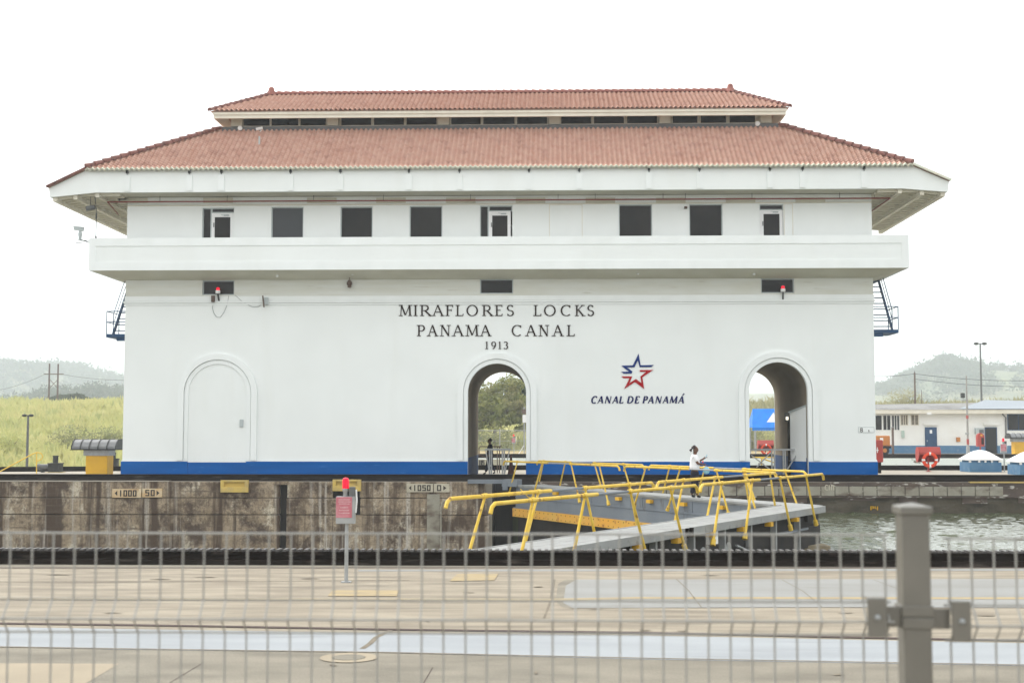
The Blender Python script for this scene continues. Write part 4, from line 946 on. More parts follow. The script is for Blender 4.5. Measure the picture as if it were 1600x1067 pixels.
# glyphs: strokes (polyline, weight) with weight None = by direction
G = {
 'M': [([(.12, 0), (.17, 1)], .5), ([(.17, 1), (.5, .08)], 1), ([(.5, .08), (.83, 1)], .5), ([(.83, 1), (.88, 0)], 1)],
 'I': [([(.5, 0), (.5, 1)], 1)], 'L': [([(.25, 0), (.25, 1)], 1), ([(.25, .03), (.95, .03)], .5), ([(.93, .02), (.97, .2)], .5)],
 'F': [([(.22, 0), (.22, 1)], 1), ([(.22, .97), (.92, .97)], .5), ([(.92, .99), (.95, .80)], .5), ([(.22, .53), (.75, .53)], .5), ([(.75, .44), (.75, .62)], .5)],
 'E': [([(.22, 0), (.22, 1)], 1), ([(.22, .97), (.92, .97)], .5), ([(.92, .99), (.95, .82)], .5), ([(.22, .53), (.75, .53)], .5), ([(.22, .03), (.95, .03)], .5), ([(.93, .02), (.98, .2)], .5)],
 'R': [([(.18, 0), (.18, 1)], 1), ([(.18, .97), (.45, .97)] + arc(.45, .735, .27, .235, 90, -90) + [(.18, .5)], None), ([(.45, .5), (.95, 0)], 1)],
 'P': [([(.22, 0), (.22, 1)], 1), ([(.22, .97), (.52, .97)] + arc(.52, .72, .33, .25, 90, -90) + [(.22, .47)], None)],
 'A': [([(.08, 0), (.47, 1)], .5), ([(.47, 1), (.92, 0)], 1), ([(.24, .36), (.75, .36)], .5)],
 'N': [([(.15, 0), (.15, 1)], .5), ([(.15, 1), (.85, .02)], 1), ([(.85, 0), (.85, 1)], .5)],
 'K': [([(.2, 0), (.2, 1)], 1), ([(.2, .45), (.85, 1)], .5), ([(.36, .58), (.92, 0)], 1)],
 'O': [(arc(.5, .5, .44, .48, 0, 360, 30), None)], 'C': [(arc(.55, .5, .47, .48, 48, 312, 24), None), ([(.88, .98), (.88, .76)], .5)],
 'S': [(arc(.5, .74, .30, .24, 35, 255, 14) + arc(.5, .26, .32, .24, 80, -145, 14), None), ([(.77, .96), (.77, .80)], .4), ([(.2, .02), (.2, .22)], .4)],
 'D': [([(.2, 0), (.2, 1)], 1), ([(.2, .97), (.4, .97)] + arc(.4, .5, .5, .47, 90, -90, 16) + [(.2, .03)], None)],
 '1': [([(.55, 0), (.55, 1)], 1), ([(.55, 1), (.2, .85)], .5)], '9': [(arc(.5, .68, .36, .3, 0, 360, 24), None), (arc(.1, .66, .76, .66, 0, -75, 10), None)],
 '3': [(arc(.45, .75, .32, .23, 150, -80, 14), None), (arc(.45, .27, .38, .26, 85, -150, 14), None)],
}
SERIF = {'M': [(.12, 0), (.88, 0), (.12, 1), (.88, 1)], 'I': [(.5, 0), (.5, 1)], 'L': [(.25, 1), (.2, 0)], 'F': [(.22, 0), (.18, 1)], 'E': [(.18, 0), (.18, 1)], 'R': [(.18, 0), (.15, 1), (.92, 0)], 'P': [(.22, 0), (.18, 1)],
         'A': [(.08, 0), (.92, 0)], 'N': [(.15, 0), (.15, 1), (.85, 1)], 'K': [(.2, 0), (.2, 1), (.85, 1), (.92, 0)], '1': [(.55, 0)]}
def glyph(ch, x0, x1, z0, z1, Y, th, thick, serif, m, parent, shear=0.0, thin=.4, name='letter'):
    b = MB(); W = x1 - x0; Hh = z1 - z0; lay = 0
    def T(p): return Vector((x0 + p[0] * W + shear * p[1] * Hh, z0 + p[1] * Hh))
    def strip(pts, wt):
        nonlocal lay
        q = [T(p) for p in pts]; closed = (q[0] - q[-1]).length < 1e-4
        ring = []
        for i, p in enumerate(q):
            if closed: d = q[(i + 1) % (len(q) - 1)] - q[i - 1 if i else -2]
            else: d = q[min(i + 1, len(q) - 1)] - q[max(i - 1, 0)]
            d.normalize(); nn = Vector((-d.y, d.x))
            w = thick * (wt if wt else thin + (1 - thin) * abs(d.y)) / 2
            ring.append((p + nn * w, p - nn * w))
        y = Y - th - lay * .0006; lay += 1; n = len(ring); vs = []
        for a, c in ring: vs += [(a.x, y, a.y), (c.x, y, c.y), (a.x, Y, a.y), (c.x, Y, c.y)]
        fs = []
        for i in range(n - 1):
            k = 4 * i; fs += [(k, k + 1, k + 5, k + 4), (k, k + 4, k + 6, k + 2), (k + 1, k + 3, k + 7, k + 5)]
        fs += [(0, 2, 3, 1), (4 * n - 4, 4 * n - 3, 4 * n - 1, 4 * n - 2)]
        b.add(vs, fs)
    for pts, wt in G[ch]: strip(pts, wt)
    if serif:
        for (sx, sz) in SERIF.get(ch, []):
            hw = thick * 1.25 / W; zz = .03 if sz == 0 else .97
            strip([(sx - hw, zz), (sx + hw, zz)], .42)
    return b.build(name, m, parent)
def text_line(items, k, ox, oy, va, vb, Y, thick, serif, m, shear=0.0, th=.03, thin=.4, parent=BLD):
    for ch, a, b2 in items:
        pa, pb = ox + a / k, ox + b2 / k; pt, pbm = oy + va / k, oy + vb / k
        glyph(ch, ax(pa, pbm, Y), ax(pb, pbm, Y), az((pa + pb) / 2, pbm, Y), az((pa + pb) / 2, pt, Y), Y - .002, th, thick, serif, m, parent, shear, thin)
K1 = 4.444
text_line([('M', 106, 192), ('I', 206, 232), ('R', 250, 328), ('A', 338, 412), ('F', 430, 480), ('L', 498, 552), ('O', 573, 652), ('R', 682, 756), ('E', 773, 822), ('S', 846, 908), ('L', 1040, 1092), ('O', 1111, 1192), ('C', 1226, 1300), ('K', 1326, 1390), ('S', 1406, 1464)], K1, 600, 460, 75, 150, YW, .07, True, LETTER)
text_line([('P', 230, 288), ('A', 305, 370), ('N', 391, 460), ('A', 478, 550), ('M', 568, 657), ('A', 670, 740), ('C', 886, 958), ('A', 986, 1056), ('N', 1076, 1144), ('A', 1173, 1242), ('L', 1270, 1324)], K1, 600, 460, 213, 290, YW, .07, True, LETTER)
text_line([('1', 702, 724), ('9', 743, 780), ('1', 793, 814), ('3', 828, 864)], K1, 600, 460, 328, 379, YW, .05, True, LETTER)
K2 = 8.889
text_line([('C', 118, 190), ('A', 205, 285), ('N', 305, 390), ('A', 412, 492), ('L', 504, 562), ('D', 612, 698), ('E', 722, 778), ('P', 832, 895), ('A', 905, 985), ('N', 1005, 1090), ('A', 1110, 1190), ('M', 1202, 1310), ('A', 1325, 1405)], K2, 910, 540, 702, 800, YW, .075, False, NAVY, .22, .02, .5)
p, q = at(910 + 1390 / K2, 540 + 690 / K2, YW), at(910 + 1415 / K2, 540 + 664 / K2, YW); MB().bar((p.x, YW - .012, p.z), (q.x, YW - .012, q.z), .02, .05).build('letter', NAVY, BLD)
def emblem(pts, m, name):
    MB().prism([(ax(910 + x / K2, 540 + y / K2, YW), az(910 + x / K2, 540 + y / K2, YW)) for x, y in pts], YW - .03, YW - .002).build(name, m, BLD)
emblem([(780, 112), (808, 272), (990, 268), (955, 298), (795, 298), (770, 205), (722, 300), (620, 302), (695, 358), (683, 388), (570, 388), (540, 362), (645, 360), (540, 278), (700, 272)], STARB, 'emblem_upper_half')
emblem([(795, 338), (985, 336), (832, 440), (858, 600), (728, 505), (580, 602), (655, 450), (572, 452), (540, 426), (692, 426), (655, 518), (742, 462), (820, 520), (805, 428), (885, 362), (800, 362)], STARR, 'emblem_lower_half')
# faint painted mark on the fender panels of the lock wall
text_line([('C', 0, 5), ('I', 5, 8.5), ('I', 8.5, 12), ('I', 12, 15.5)], 1, 1289, 757.5, 0, 8, Y_FAR - .03, .05, False, PLAQ2, th=.006, thin=.8, parent=cw)
# small number plate near the right corner
def plate(px0, px1, py0, py1, Y, m, parent, name, d=.02):
    a, c = at(px0, py1, Y), at(px1, py0, Y); return MB().box(a.x, c.x, Y - d, Y - .002, a.z, c.z).build(name, m, parent)
pl_ = plate(1341, 1366, 667, 676, YW, FRAMEG, BLD, 'number_plate', .012); plate(1341.7, 1365.3, 667.7, 675.3, YW - .013, WHITE2, BLD, 'number_plate', .006)
text_line([('O', 0, 4), ('1', 12, 15)], 1, 1344, 668.5, 3, 6.2, YW - .02, .03, False, INK, th=.005, thin=.8)
text_line([('O', .3, 3.7)], 1, 1344, 668.5, 0, 3, YW - .02, .03, False, INK, th=.005, thin=.8)

# ---- outside stairs on both ends
def side_stair(sgn, xw, px_out, y_plat, z_pl, label):
    xo = ax(px_out, 500, YW + .5); st = MB().box(xw + sgn * .02, xo, YW + .3, YW + 2.2, z_pl - .16, z_pl).build('stair_landing', STEELB, BLD); tag(st, label)
    MB().box(xw + sgn * .02, xw + sgn * .5, YW + .35, YW + .5, z_pl - .32, z_pl - .161).build('landing_bracket', STEELB, st)
    b = MB(); r = .022
    for y in (YW + .34, YW + 2.1):
        b.tube([(xo, y, z_pl), (xo, y, z_pl + 1.05)], r, 6)
    for z in (.55, 1.05):
        b.tube([(xw + sgn * .05, YW + .34, z_pl + z), (xo, YW + .34, z_pl + z)], r, 6).tube([(xo, YW + .34, z_pl + z), (xo, YW + 2.1, z_pl + z)], r, 6)
    b.build('stair_railing', STEELB, st)
    ya, yb = YW + .85, YW + 3.3; zt_ = Z_BALB + .05; x1 = xo - sgn * .14
    for xx in (xw + sgn * .12, x1):
        MB().bar((xx, ya, z_pl - .02), (xx, yb, zt_), .05, .2).build('stair_stringer', STEELB, st)
        MB().tube([(xx, ya, z_pl + .95), (xx, yb, zt_ + .95)], r, 6).tube([(xx, ya, z_pl + .5), (xx, yb, zt_ + .5)], r * .8, 6).tube([(xx, ya, z_pl), (xx, ya, z_pl + .95)], r, 6).build('stair_handrail', STEELB, st)
    for k in range(9):
        f = (k + .6) / 9.2; MB().box(xw + sgn * .14, x1, ya + (yb - ya) * f - .1, ya + (yb - ya) * f + .1, z_pl + (zt_ - z_pl) * f, z_pl + (zt_ - z_pl) * f + .035).build('stair_tread', STEELB, st)
    MB().box(xw + sgn * .02, x1, yb, yb + 1.2, zt_ - .15, zt_).build('stair_upper_landing', STEELB, st)
side_stair(-1, XL, 168.5, 0, az(168, 522, YW + .4), 'blue steel stair landing at the left end wall')
side_stair(1, XR, 1402, 0, az(1400, 515, YW + .4), 'blue steel stair landing at the right end wall')

# ---- fittings hung on the building (things of their own)
def beacon(px, py, label):
    p = at(px, py, YW - .18); t = thing('warning_beacon', (p.x, YW - .18, p.z), label, 'beacon', 'red beacons under the balcony')
    MB().bar((p.x + .02, YW - .0, p.z - .40), (p.x, YW - .18, p.z - .02), .07, .05).build('bracket', VENT, t)
    MB().lathe((p.x, YW - .18, p.z), [(.10, 0), (.11, .02), (.11, .13), (.09, .14)], 16).build('base', WPAINT, t, smooth=True)
    MB().lathe((p.x, YW - .18, p.z + .141), [(.085, 0), (.085, .09), (.06, .13), (.01, .145)], 16).build('lens', LAMPR, t, smooth=True)
beacon(340.5, 458.5, 'red and white warning beacon on the left mezzanine window'); beacon(1223.5, 456, 'red and white warning beacon on the right mezzanine window')
def wallbox(name, px, py, d, m, label, cat, rot=0, Y=YW - .1):
    p = at(px, py, Y); t = thing(name, (p.x, Y, p.z), label, cat)
    MB().cbox((p.x, Y, p.z), d).build('housing', m, t, bevel=.01)
    MB().bar((p.x, YW - .001, p.z), (p.x, Y, p.z), .06, .06).build('bracket', VENT, t); return t
wallbox('horn', 333, 467, (.14, .2, .3), BROWN, 'small brown horn below the left mezzanine window', 'horn')
t = wallbox('junction_box', 416, 470.5, (.18, .14, .34), FRAMEG, 'grey junction box on the string course', 'box')
MB().bar(at(410.5, 462, YW - .2), at(412.5, 480, YW - .2), .05, .07).build('mounting_bar', BROWN, t)
wallbox('sensor_box', 1071.5, 324.5, (.13, .12, .1), BROWN, 'small brown box between two upper windows', 'box')
p = at(546, 441, YW - .25); t = thing('wall_lantern', (p.x, YW - .25, p.z), 'dark ornate lantern under the balcony left of centre', 'lantern')
MB().bar((p.x, YW - .001, p.z + .2), (p.x, YW - .25, p.z + .22), .04, .04).tube([(p.x, YW - .25, p.z + .28), (p.x, YW - .25, p.z + .12)], .02, 6).build('arm', BROWN, t)
MB().lathe((p.x, YW - .25, p.z - .26), [(.03, 0), (.10, .04), (.08, .1), (.13, .16), (.12, .26), (.06, .34), (.03, .38)], 10).build('lamp_body', BROWN, t, smooth=True)
for k, (px, py) in enumerate(((433, 429), (551, 425.5), (996.5, 425), (1178, 426))):
    p = at(px, py, YW - .6); t = thing('soffit_lamp', (p.x, YW - .6, p.z), ['first white lamp under the balcony from the left', 'white lamp under the balcony just above the ornate lantern', 'white lamp under the balcony above the star emblem', 'white lamp under the balcony left of the right beacon'][k], 'lamp', 'soffit lamps')
    MB().lathe((p.x, YW - .6, p.z - .12), [(.05, 0), (.06, .02), (.06, .16), (.03, .18), (.02, .30)], 10).build('lamp_body', WPAINT, t, smooth=True)
    MB().cbox((p.x, YW - .6, p.z + .2), (.16, .1, .05)).build('mount', FRAMEG, t)
def cable(name, pts, label, r=.008, m=VENT):
    P3 = [at(x, y, YW - .03) for x, y in pts]; c = P3[0]; tag(MB().tube(P3, r, 5).build(name, m, org=(c.x, c.y, c.z)), label, 'cable')
cable('cable', [(333, 472), (332, 482), (334, 489), (338, 495), (344, 496), (350, 488), (355, 476), (357.5, 462)], 'looped cable hanging below the left beacon')
cable('cable', [(367, 461), (376, 469), (386, 476), (396, 480), (404, 479), (410, 475)], 'sagging cable from left window to junction box')
# loudspeaker, pole and round lamp under the eaves
p = at(141.5, 325, 59.3); t = thing('loudspeaker', (p.x, 59.3, p.z), 'grey drum loudspeaker hung under the left eave', 'speaker')
MB().tube([(p.x - .19, 59.3, p.z - .03), (p.x + .19, 59.3, p.z + .03)], .11, 14).build('drum', GALVD, t); MB().tube([(p.x, 59.3, p.z + .1), (p.x, 59.3, Z_FB)], .015, 6).build('rod', VENT, t)
p = at(150.5, 340, 59.0); zt_ = Z_FB; zb_ = Z_BALT
t = thing('antenna_pole', (p.x, 59.0, zb_), 'thin dark pole standing on the left end of the balcony', 'pole')
MB().tube([(p.x, 59, zb_), (p.x, 59, zb_ + 1.3), (p.x - .1, 59, zt_)], .02, 6).build('rod', VENT, t); MB().lathe((p.x, 59, zb_), [(.04, 0), (.04, .14), (.02, .16)], 8).lathe((p.x, 59, zb_ + .95), [(.035, 0), (.035, .25), (.02, .27)], 8).build('coupling', VENT, t)
p = at(125, 378, 58.9); t = thing('security_camera', (p.x, 58.9, p.z), 'white security camera on a bracket at the balcony corner', 'camera')
MB().bar((bx0, 58.9, p.z - .06), (p.x - .02, 58.9, p.z + .12), .04, .04).bar((bx0, 58.9, p.z + .06), (p.x, 58.9, p.z + .06), .03, .03).bar((p.x - .2, 58.9, p.z - .04), (p.x + .1, 58.9, p.z - .03), .03, .03).build('bracket', VENT, t)
MB().box(p.x - .09, p.x + .09, 58.82, 58.98, p.z + .08, p.z + .1).lathe((p.x, 58.9, p.z + .1), [(.07, 0), (.07, .12), (.1, .22), (.08, .32), (.05, .42)], 12).build('pan_head', FRAMEG, t, smooth=True)
MB().bar((p.x - .28, 58.9, p.z + .62), (p.x + .14, 58.9, p.z + .56), .16, .16).bar((p.x - .34, 58.9, p.z + .70), (p.x + .15, 58.9, p.z + .66), .2, .02).build('camera_body', FRAMEG, t)
p = at(1433, 306, 60.3); t = thing('eave_lamp', (p.x, 60.3, p.z), 'round white lamp under the right eave', 'lamp')
MB().lathe((p.x, 60.3, p.z - .08), [(.1, 0), (.24, .03), (.26, .08), (.1, .13)], 18).build('shade', WPAINT, t, smooth=True); MB().tube([(p.x, 60.3, p.z), (p.x, 60.3, p.z + .4)], .02, 6).build('rod', FRAMEG, t)
# lit bulkhead lamp and white partition in the right archway
xr_ = loops[1][0][-1][0]
p1_, p2_ = at(1234, 645, 61.6), at(1262, 634, 60.35)
t = thing('partition', (p1_.x, 61, 0), 'white partition with blue foot inside the right archway', 'partition')
MB().add([(p1_.x, 61.6, Z_PL), (p2_.x - .02, 60.35, Z_PL), (p2_.x - .02, 60.35, p2_.z), (p1_.x, 61.6, p1_.z), (p1_.x, 61.66, Z_PL), (p2_.x - .02, 60.41, Z_PL), (p2_.x - .02, 60.41, p2_.z), (p1_.x, 61.66, p1_.z)],
         [(0, 1, 2, 3), (4, 7, 6, 5), (3, 2, 6, 7), (0, 3, 7, 4), (1, 5, 6, 2)]).build('panel', WHITE2, t)
MB().add([(p1_.x, 61.59, .01), (p2_.x - .02, 60.34, .01), (p2_.x - .02, 60.34, Z_PL), (p1_.x, 61.59, Z_PL), (p1_.x, 61.66, .01), (p2_.x - .02, 60.41, .01), (p2_.x - .02, 60.41, Z_PL), (p1_.x, 61.66, Z_PL)],
         [(0, 1, 2, 3), (4, 7, 6, 5), (3, 2, 6, 7), (0, 3, 7, 4), (1, 5, 6, 2)]).build('foot', BLUE, t)
MB().box(p1_.x - .1, p1_.x - .004, 61.58, 61.68, .01, p1_.z - .15).build('post', DARK, t); MB().bar((p1_.x - .05, 61.6, p1_.z + .03), (p2_.x - .02, 60.36, p2_.z + .03), .08, .06).build('cap_rail', FRAMEG, t)
t = thing('bulkhead_lamp', (p1_.x - .16, 61.5, 2.6), 'small lit bulkhead lamp on the partition post in the right archway', 'lamp')
MB().box(p1_.x - .24, p1_.x - .06, 61.5, 61.6, p1_.z - .38, p1_.z).build('housing', VENT, t); MB().box(p1_.x - .20, p1_.x - .10, 61.44, 61.499, p1_.z - .32, p1_.z - .18).build('lens', mat('lit_lamp_glass', (.9, .85, .7), rough=.3, emit=(1, .93, .75), estr=.9), t)

# ================================================================== LOCK GATE LEAVES
TIPX, TIPY, ZD = 7.9, 41.0, -0.10
def leaf(sgn, label, lenu):
    """sgn -1: the leaf hinged on the near wall; +1: on the centre wall. u runs from the mitre to the hinge, w to the upstream side."""
    d = Vector((-.55, sgn * 1.0, 0)).normalized(); nrm = Vector((-d.y * 1.0, d.x, 0))
    if nrm.x < 0: nrm = -nrm                      # upstream (right) side
    def P(u, w, z): q = Vector((TIPX, TIPY, 0)) + d * u + nrm * w; return Vector((q.x, q.y, z))
    c = P(lenu / 2, 0, 0)
    t = thing('lock_gate_leaf', (c.x, c.y, -1.3), label, 'lock gate', 'mitre gate leaves')
    def bx(u0, u1, w0, w1, z0, z1, b=None):
        b = b or MB(); vs = [P(u, w, z) for z in (z0, z1) for u, w in ((u0, w0), (u1, w0), (u1, w1), (u0, w1))]
        f = [(0, 3, 2, 1), (4, 5, 6, 7), (0, 1, 5, 4), (1, 2, 6, 5), (2, 3, 7, 6), (3, 0, 4, 7)]
        return b.add(vs, f)
    return t, P, bx
def gate_rail(t, P, w, secs, lean, out):
    zt, zb, r = .90, -.50, .039
    for (ua, ub, posts) in secs:
        seg = []
        s = 1 if ub > ua else -1
        pts = [P(ua - .0, w, zt - .17), P(ua + s * .05, w, zt - .06), P(ua + s * .16, w, zt), P(posts[0] + s * .0, w, zt)]
        mid0, mid1 = posts[1], posts[2]
        h = MB().tube(pts[:3] + [P(mid0 + s * .12, w, zt)], r, 8)
        h = h.build('handrail', YEL, t, smooth=True)
        MB().tube([P(mid1 - s * .55, w, zt), P(ub - s * .16, w, zt), P(ub - s * .05, w, zt - .06), P(ub, w, zt - .17)], r, 8).build('handrail', YEL, t, smooth=True)
        MB().tube([P(mid0, w, zt), P(mid1, w, zt)], r * .72, 8).build('handrail_sleeve', GREYM if lean else GALV, h, smooth=True)
        for k, u in enumerate(posts):
            sl = (.70 if k < 2 else -.70) * -1     # lower end leans away from the middle
            lo = P(u + s * (-.70 if k < 2 else .70), w + out * .04, zb); hi = P(u, w, zt - .02)
            MB().tube([hi, hi + (lo - hi) * .5, lo], [.026, .031, .036], 8).tube([lo + (hi - lo) * .06, lo - (hi - lo) * .045], [.06, .07], 6).build('handrail_post', YEL, t, smooth=True)
            MB().tube([P(u - .07, w, zt), P(u + .07, w, zt)], .054, 8).build('post_collar', YEL, t, smooth=True)
        a, c = P(posts[1] + .1, w, zt - .1), P(posts[1] + 1.2 * s, w, zt - .75)
# near leaf
t, P, bx = leaf(-1, 'near lock gate leaf with light grey deck and yellow handrails', 20.5)
bx(.22, 20.5, -.62, .62, ZD - .10, ZD).build('deck', DECKG, t)
for k in range(4): bx(.22, 20.5, -.58 + k * .31, -.55 + k * .31 + .265, ZD + .001, ZD + .012).build('deck_plank', DECKG, t)
bx(.21, 20.5, .621, .68, ZD - .17, ZD + .02).build('deck_edge', DECKG, t); bx(.6, 20.5, -.68, -.621, ZD - .30, ZD + .02).build('deck_edge', DECKG, t)
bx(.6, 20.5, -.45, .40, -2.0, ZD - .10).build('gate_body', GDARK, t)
bx(.35, 1.4, -.5, .5, -.5, ZD - .101).build('mitre_block', GDARK, t); bx(.2, 2.2, -.5, .5, -1.25, -.63).build('mitre_post', GDARK, t)
for k, u in enumerate((2.3, 4.35, 6.3, 8.2, 10.2, 12.4, 14.6, 16.8)):
    bx(u - .05, u + .05, .401, .56, -2.0, ZD - .11).build('face_post', DECKG, t)
for u in (3.0, 5.2, 7.3, 9.4, 11.5, 13.6, 15.7):
    bx(u - .1, u + .1, .56, .74, ZD - .29, ZD - .175).build('yellow_bumper', YELBOX, t)
for u in (8.95, 13.3): bx(u - .16, u + .16, .41, .6, ZD - .5, ZD - .18).build('cable_box', WPAINT, t)
bx(10.7, 10.8, .681, .75, ZD - .2, ZD + .02).build('deck_clip', DARK, t); bx(10.95, 11.05, .681, .75, ZD - .2, ZD + .02).build('deck_clip', DARK, t)
bx(1.4, 4.0, .41, .52, -.72, -.66).build('walkway_bar', GREYM, t)
for u in (7.6, 9.3): c0 = P(u, .402, -.78); MB().tube([P(u, .401, -.85), P(u, .415, -.85)], .2, 18).build('port_cover', GALV, t)
MB().tube([P(5.6, .5, -1.15), P(7.4, .55, -.75)], .03, 6).build('stay_rod', GALV, t)
s_near = [(.75, 10.41, [2.41, 4.69, 6.86, 9.03]), (10.56, 19.96, [12.16, 14.26, 16.36, 18.46])]
s_in = [(.35, 9.35, [.95, 3.14, 5.44, 7.64]), (9.5, 18.94, [10.94, 13.24, 15.39, 17.54])]
gate_rail(t, P, .80, s_near, True, 1); gate_rail(t, P, -.80, s_in, True, -1)
# timber caught at the waterline by the gate tip
tf = thing('timber_fender', (9.2, 39.6, -1.3), 'brown floating timber at the waterline by the gate tip', 'timber')
q0 = gp(1235, 853, -1.25); q1 = gp(1292, 853, -1.25)
MB().bar((q0.x, q0.y, -1.27), (q1.x, q1.y, -1.29), .9, .16).bar((q0.x + .1, q0.y + .55, -1.17), (q1.x - .3, q1.y + .4, -1.22), .16, .1).bar((q0.x + .2, q0.y + .8, -1.05), (q0.x + .6, q1.y + .8, -1.02), .1, .08).build('beam', mat('weathered_timber', (.30, .25, .17), (.22, .18, .12), .9, ns=4), tf)
# far leaf
t, P, bx = leaf(1, 'far lock gate leaf with blue-grey girders and orange bumper strip', 18.6)
GL = 18.2
bx(-.05, GL, -.62, .62, ZD - .10, ZD).build('deck', DECKG, t)
bx(.3, GL, -.66, -.621, ZD - .05, ZD + .015).build('deck_edge', DECKG, t)
bx(.9, GL, -.60, .5, -.60, ZD - .101).build('upper_girder', GREYM, t)
bx(.9, GL, -.64, -.601, -.64, -.58).build('girder_flange', GREYM, t)
bx(1.1, GL, -.62, .5, -1.05, -.65).build('lower_girder', GREYM, t)
bx(1.2, GL + .1, -.68, .5, -1.08, -1.045).build('girder_flange', GREYM, t)
bx(1.4, GL + .1, -.72, .45, -1.43, -1.085).build('bumper_strip', YELB, t)
b = MB()
for k in range(46):
    for z in (-1.16, -1.36): bx(1.8 + k * .36, 1.83 + k * .36, -.728, -.721, z - .02, z + .02, b)
tag(b.build('bolt', DARK, t), kind='stuff')
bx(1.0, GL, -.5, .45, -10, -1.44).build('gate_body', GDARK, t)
for u in (2.5, 5.2, 8.3, 9.1, 11.9, 14.8, 17.2): bx(u - .03, u + .03, -.615, -.601, -.58, ZD - .11).build('girder_stiffener', GREYM, t)
for u in (3.4, 5.6, 7.7, 9.8, 12.5, 14.6, 16.6): bx(u - .14, u + .14, -.74, -.605, ZD - .27, ZD - .15).build('yellow_bumper', YELBOX, t)
gate_rail(t, P, -.80, [(.4, 9.2, [2.0, 3.5, 5.6, 7.75]), (9.5, 19.0, [10.95, 13.1, 15.5, 17.7])], False, -1)
gate_rail(t, P, .80, [(.9, 10.0, [1.96, 4.1, 6.4, 8.6]), (10.3, 18.9, [11.8, 14.0, 16.4, 18.3])], False, 1)
# hinge arm reaching back to the wall
a, c = at(732, 752, 57.2), at(790, 752, 57.0)
MB().bar((a.x, 57.15, a.z), (c.x, 56.9, c.z), .3, .17).bar((c.x - .05, 56.9, c.z - .05), (c.x + .6, 56.6, c.z - .05), .5, .3).build('operating_arm', GREYM, t)
MB().box(c.x - .12, c.x + .1, 56.55, 56.75, c.z - .35, c.z).build('arm_lug', GREYM, t)
FARP = P
# floating chain-like stay in front of the niche
MB().tube([P(17.6, -.7, -.25), P(16.8, -.75, -.55), P(16.0, -.72, -.62)], .02, 6).build('stay_rod', YEL, t)
# pale pipe down the lock wall beside the niche
pp = at(689, 790, 57.0); tp = thing('wall_pipe', (pp.x, 57.0, -3), 'thin pale pipe running down the lock wall right of the distance plaque', 'pipe')
zt_ = az(697, 781, 57.0)
MB().tube([(pp.x, 57.02, -5), (pp.x, 57.02, zt_ - .3), (pp.x + .08, 57.02, zt_ - .08), (pp.x + .22, 57.02, zt_)], .035, 8).build('pipe', PANELM, tp, smooth=True)
xx0, xx1 = ax(667, 790, 57.15), ax(687, 790, 57.15); MB().box(xx0, xx1, Y_FAR - .31, Y_FAR - .27, -8, az(670, 772, 57.15)).build('channel', PANELM, tp)

# distance plaques on the lock wall
def digits(s, px0, px1, py0, py1, Y, parent, m=INK, th=.045):
    """blocky painted figures"""
    SEG = {'0': [[(0, 0), (1, 0), (1, 1), (0, 1), (0, 0)]], '1': [[(.5, 0), (.5, 1)]], '5': [[(1, 1), (0, 1), (0, .55), (1, .55), (1, 0), (0, 0)]], '<': None, '>': None}
    n = len(s); w = (px1 - px0) / n; lay = 0
    for i, chh in enumerate(s):
        b = MB()
        a = px0 + w * (i + .24); c = px0 + w * (i + .78)
        def T(p): return at(a + (c - a) * p[0], py1 + (py0 - py1) * p[1], Y)
        if chh in '<>':
            tri = [(1, 0), (0, .5), (1, 1)] if chh == '<' else [(0, 0), (1, .5), (0, 1)]
            b.prism([(T(q).x, T(q).z) for q in tri], Y - .006, Y - .001)
        elif SEG.get(chh):
            for pl2 in SEG[chh]:
                for q0_, q1_ in zip(pl2, pl2[1:]):
                    lay += 1; A, Bq = T(q0_), T(q1_); e_ = th * .5
                    b.box(min(A.x, Bq.x) - e_, max(A.x, Bq.x) + e_, Y - .006 - lay * .0004, Y - .001, min(A.z, Bq.z) - e_, max(A.z, Bq.z) + e_)
        b.build('figure', m, parent)
YP = Y_FAR - .33
def plaque(label, plates, m):
    p = at((plates[0][0] + plates[-1][1]) / 2, 770, YP); t = thing('distance_plaque', (p.x, YP, p.z - .2), label, 'sign', 'distance plaques')
    for (a, c, y0, y1, sx, s0, s1) in plates:
        A, C = at(a, y1, YP), at(c, y0, YP); q = MB().box(A.x, C.x, YP - .03, YP + .05, A.z, C.z).build('plate', m, t)
        digits(sx, s0, s1, y0 + 2.8, y1 - 2.6, YP - .032, q, th=.05)
plaque('weathered tan plaque with arrows reading 1000 and 50', [(175.5, 221, 763.5, 777, '<1000', 177.5, 214), (222.5, 253.5, 763, 776.5, '50>', 226, 251)], PLAQ)
plaque('pale grey plaque with arrows reading 1050 and 0', [(635.5, 676.5, 755.5, 768.5, '<1050', 637, 673.5), (678, 702, 755.5, 768.5, '0>', 681.5, 699.5)], PLAQ2)

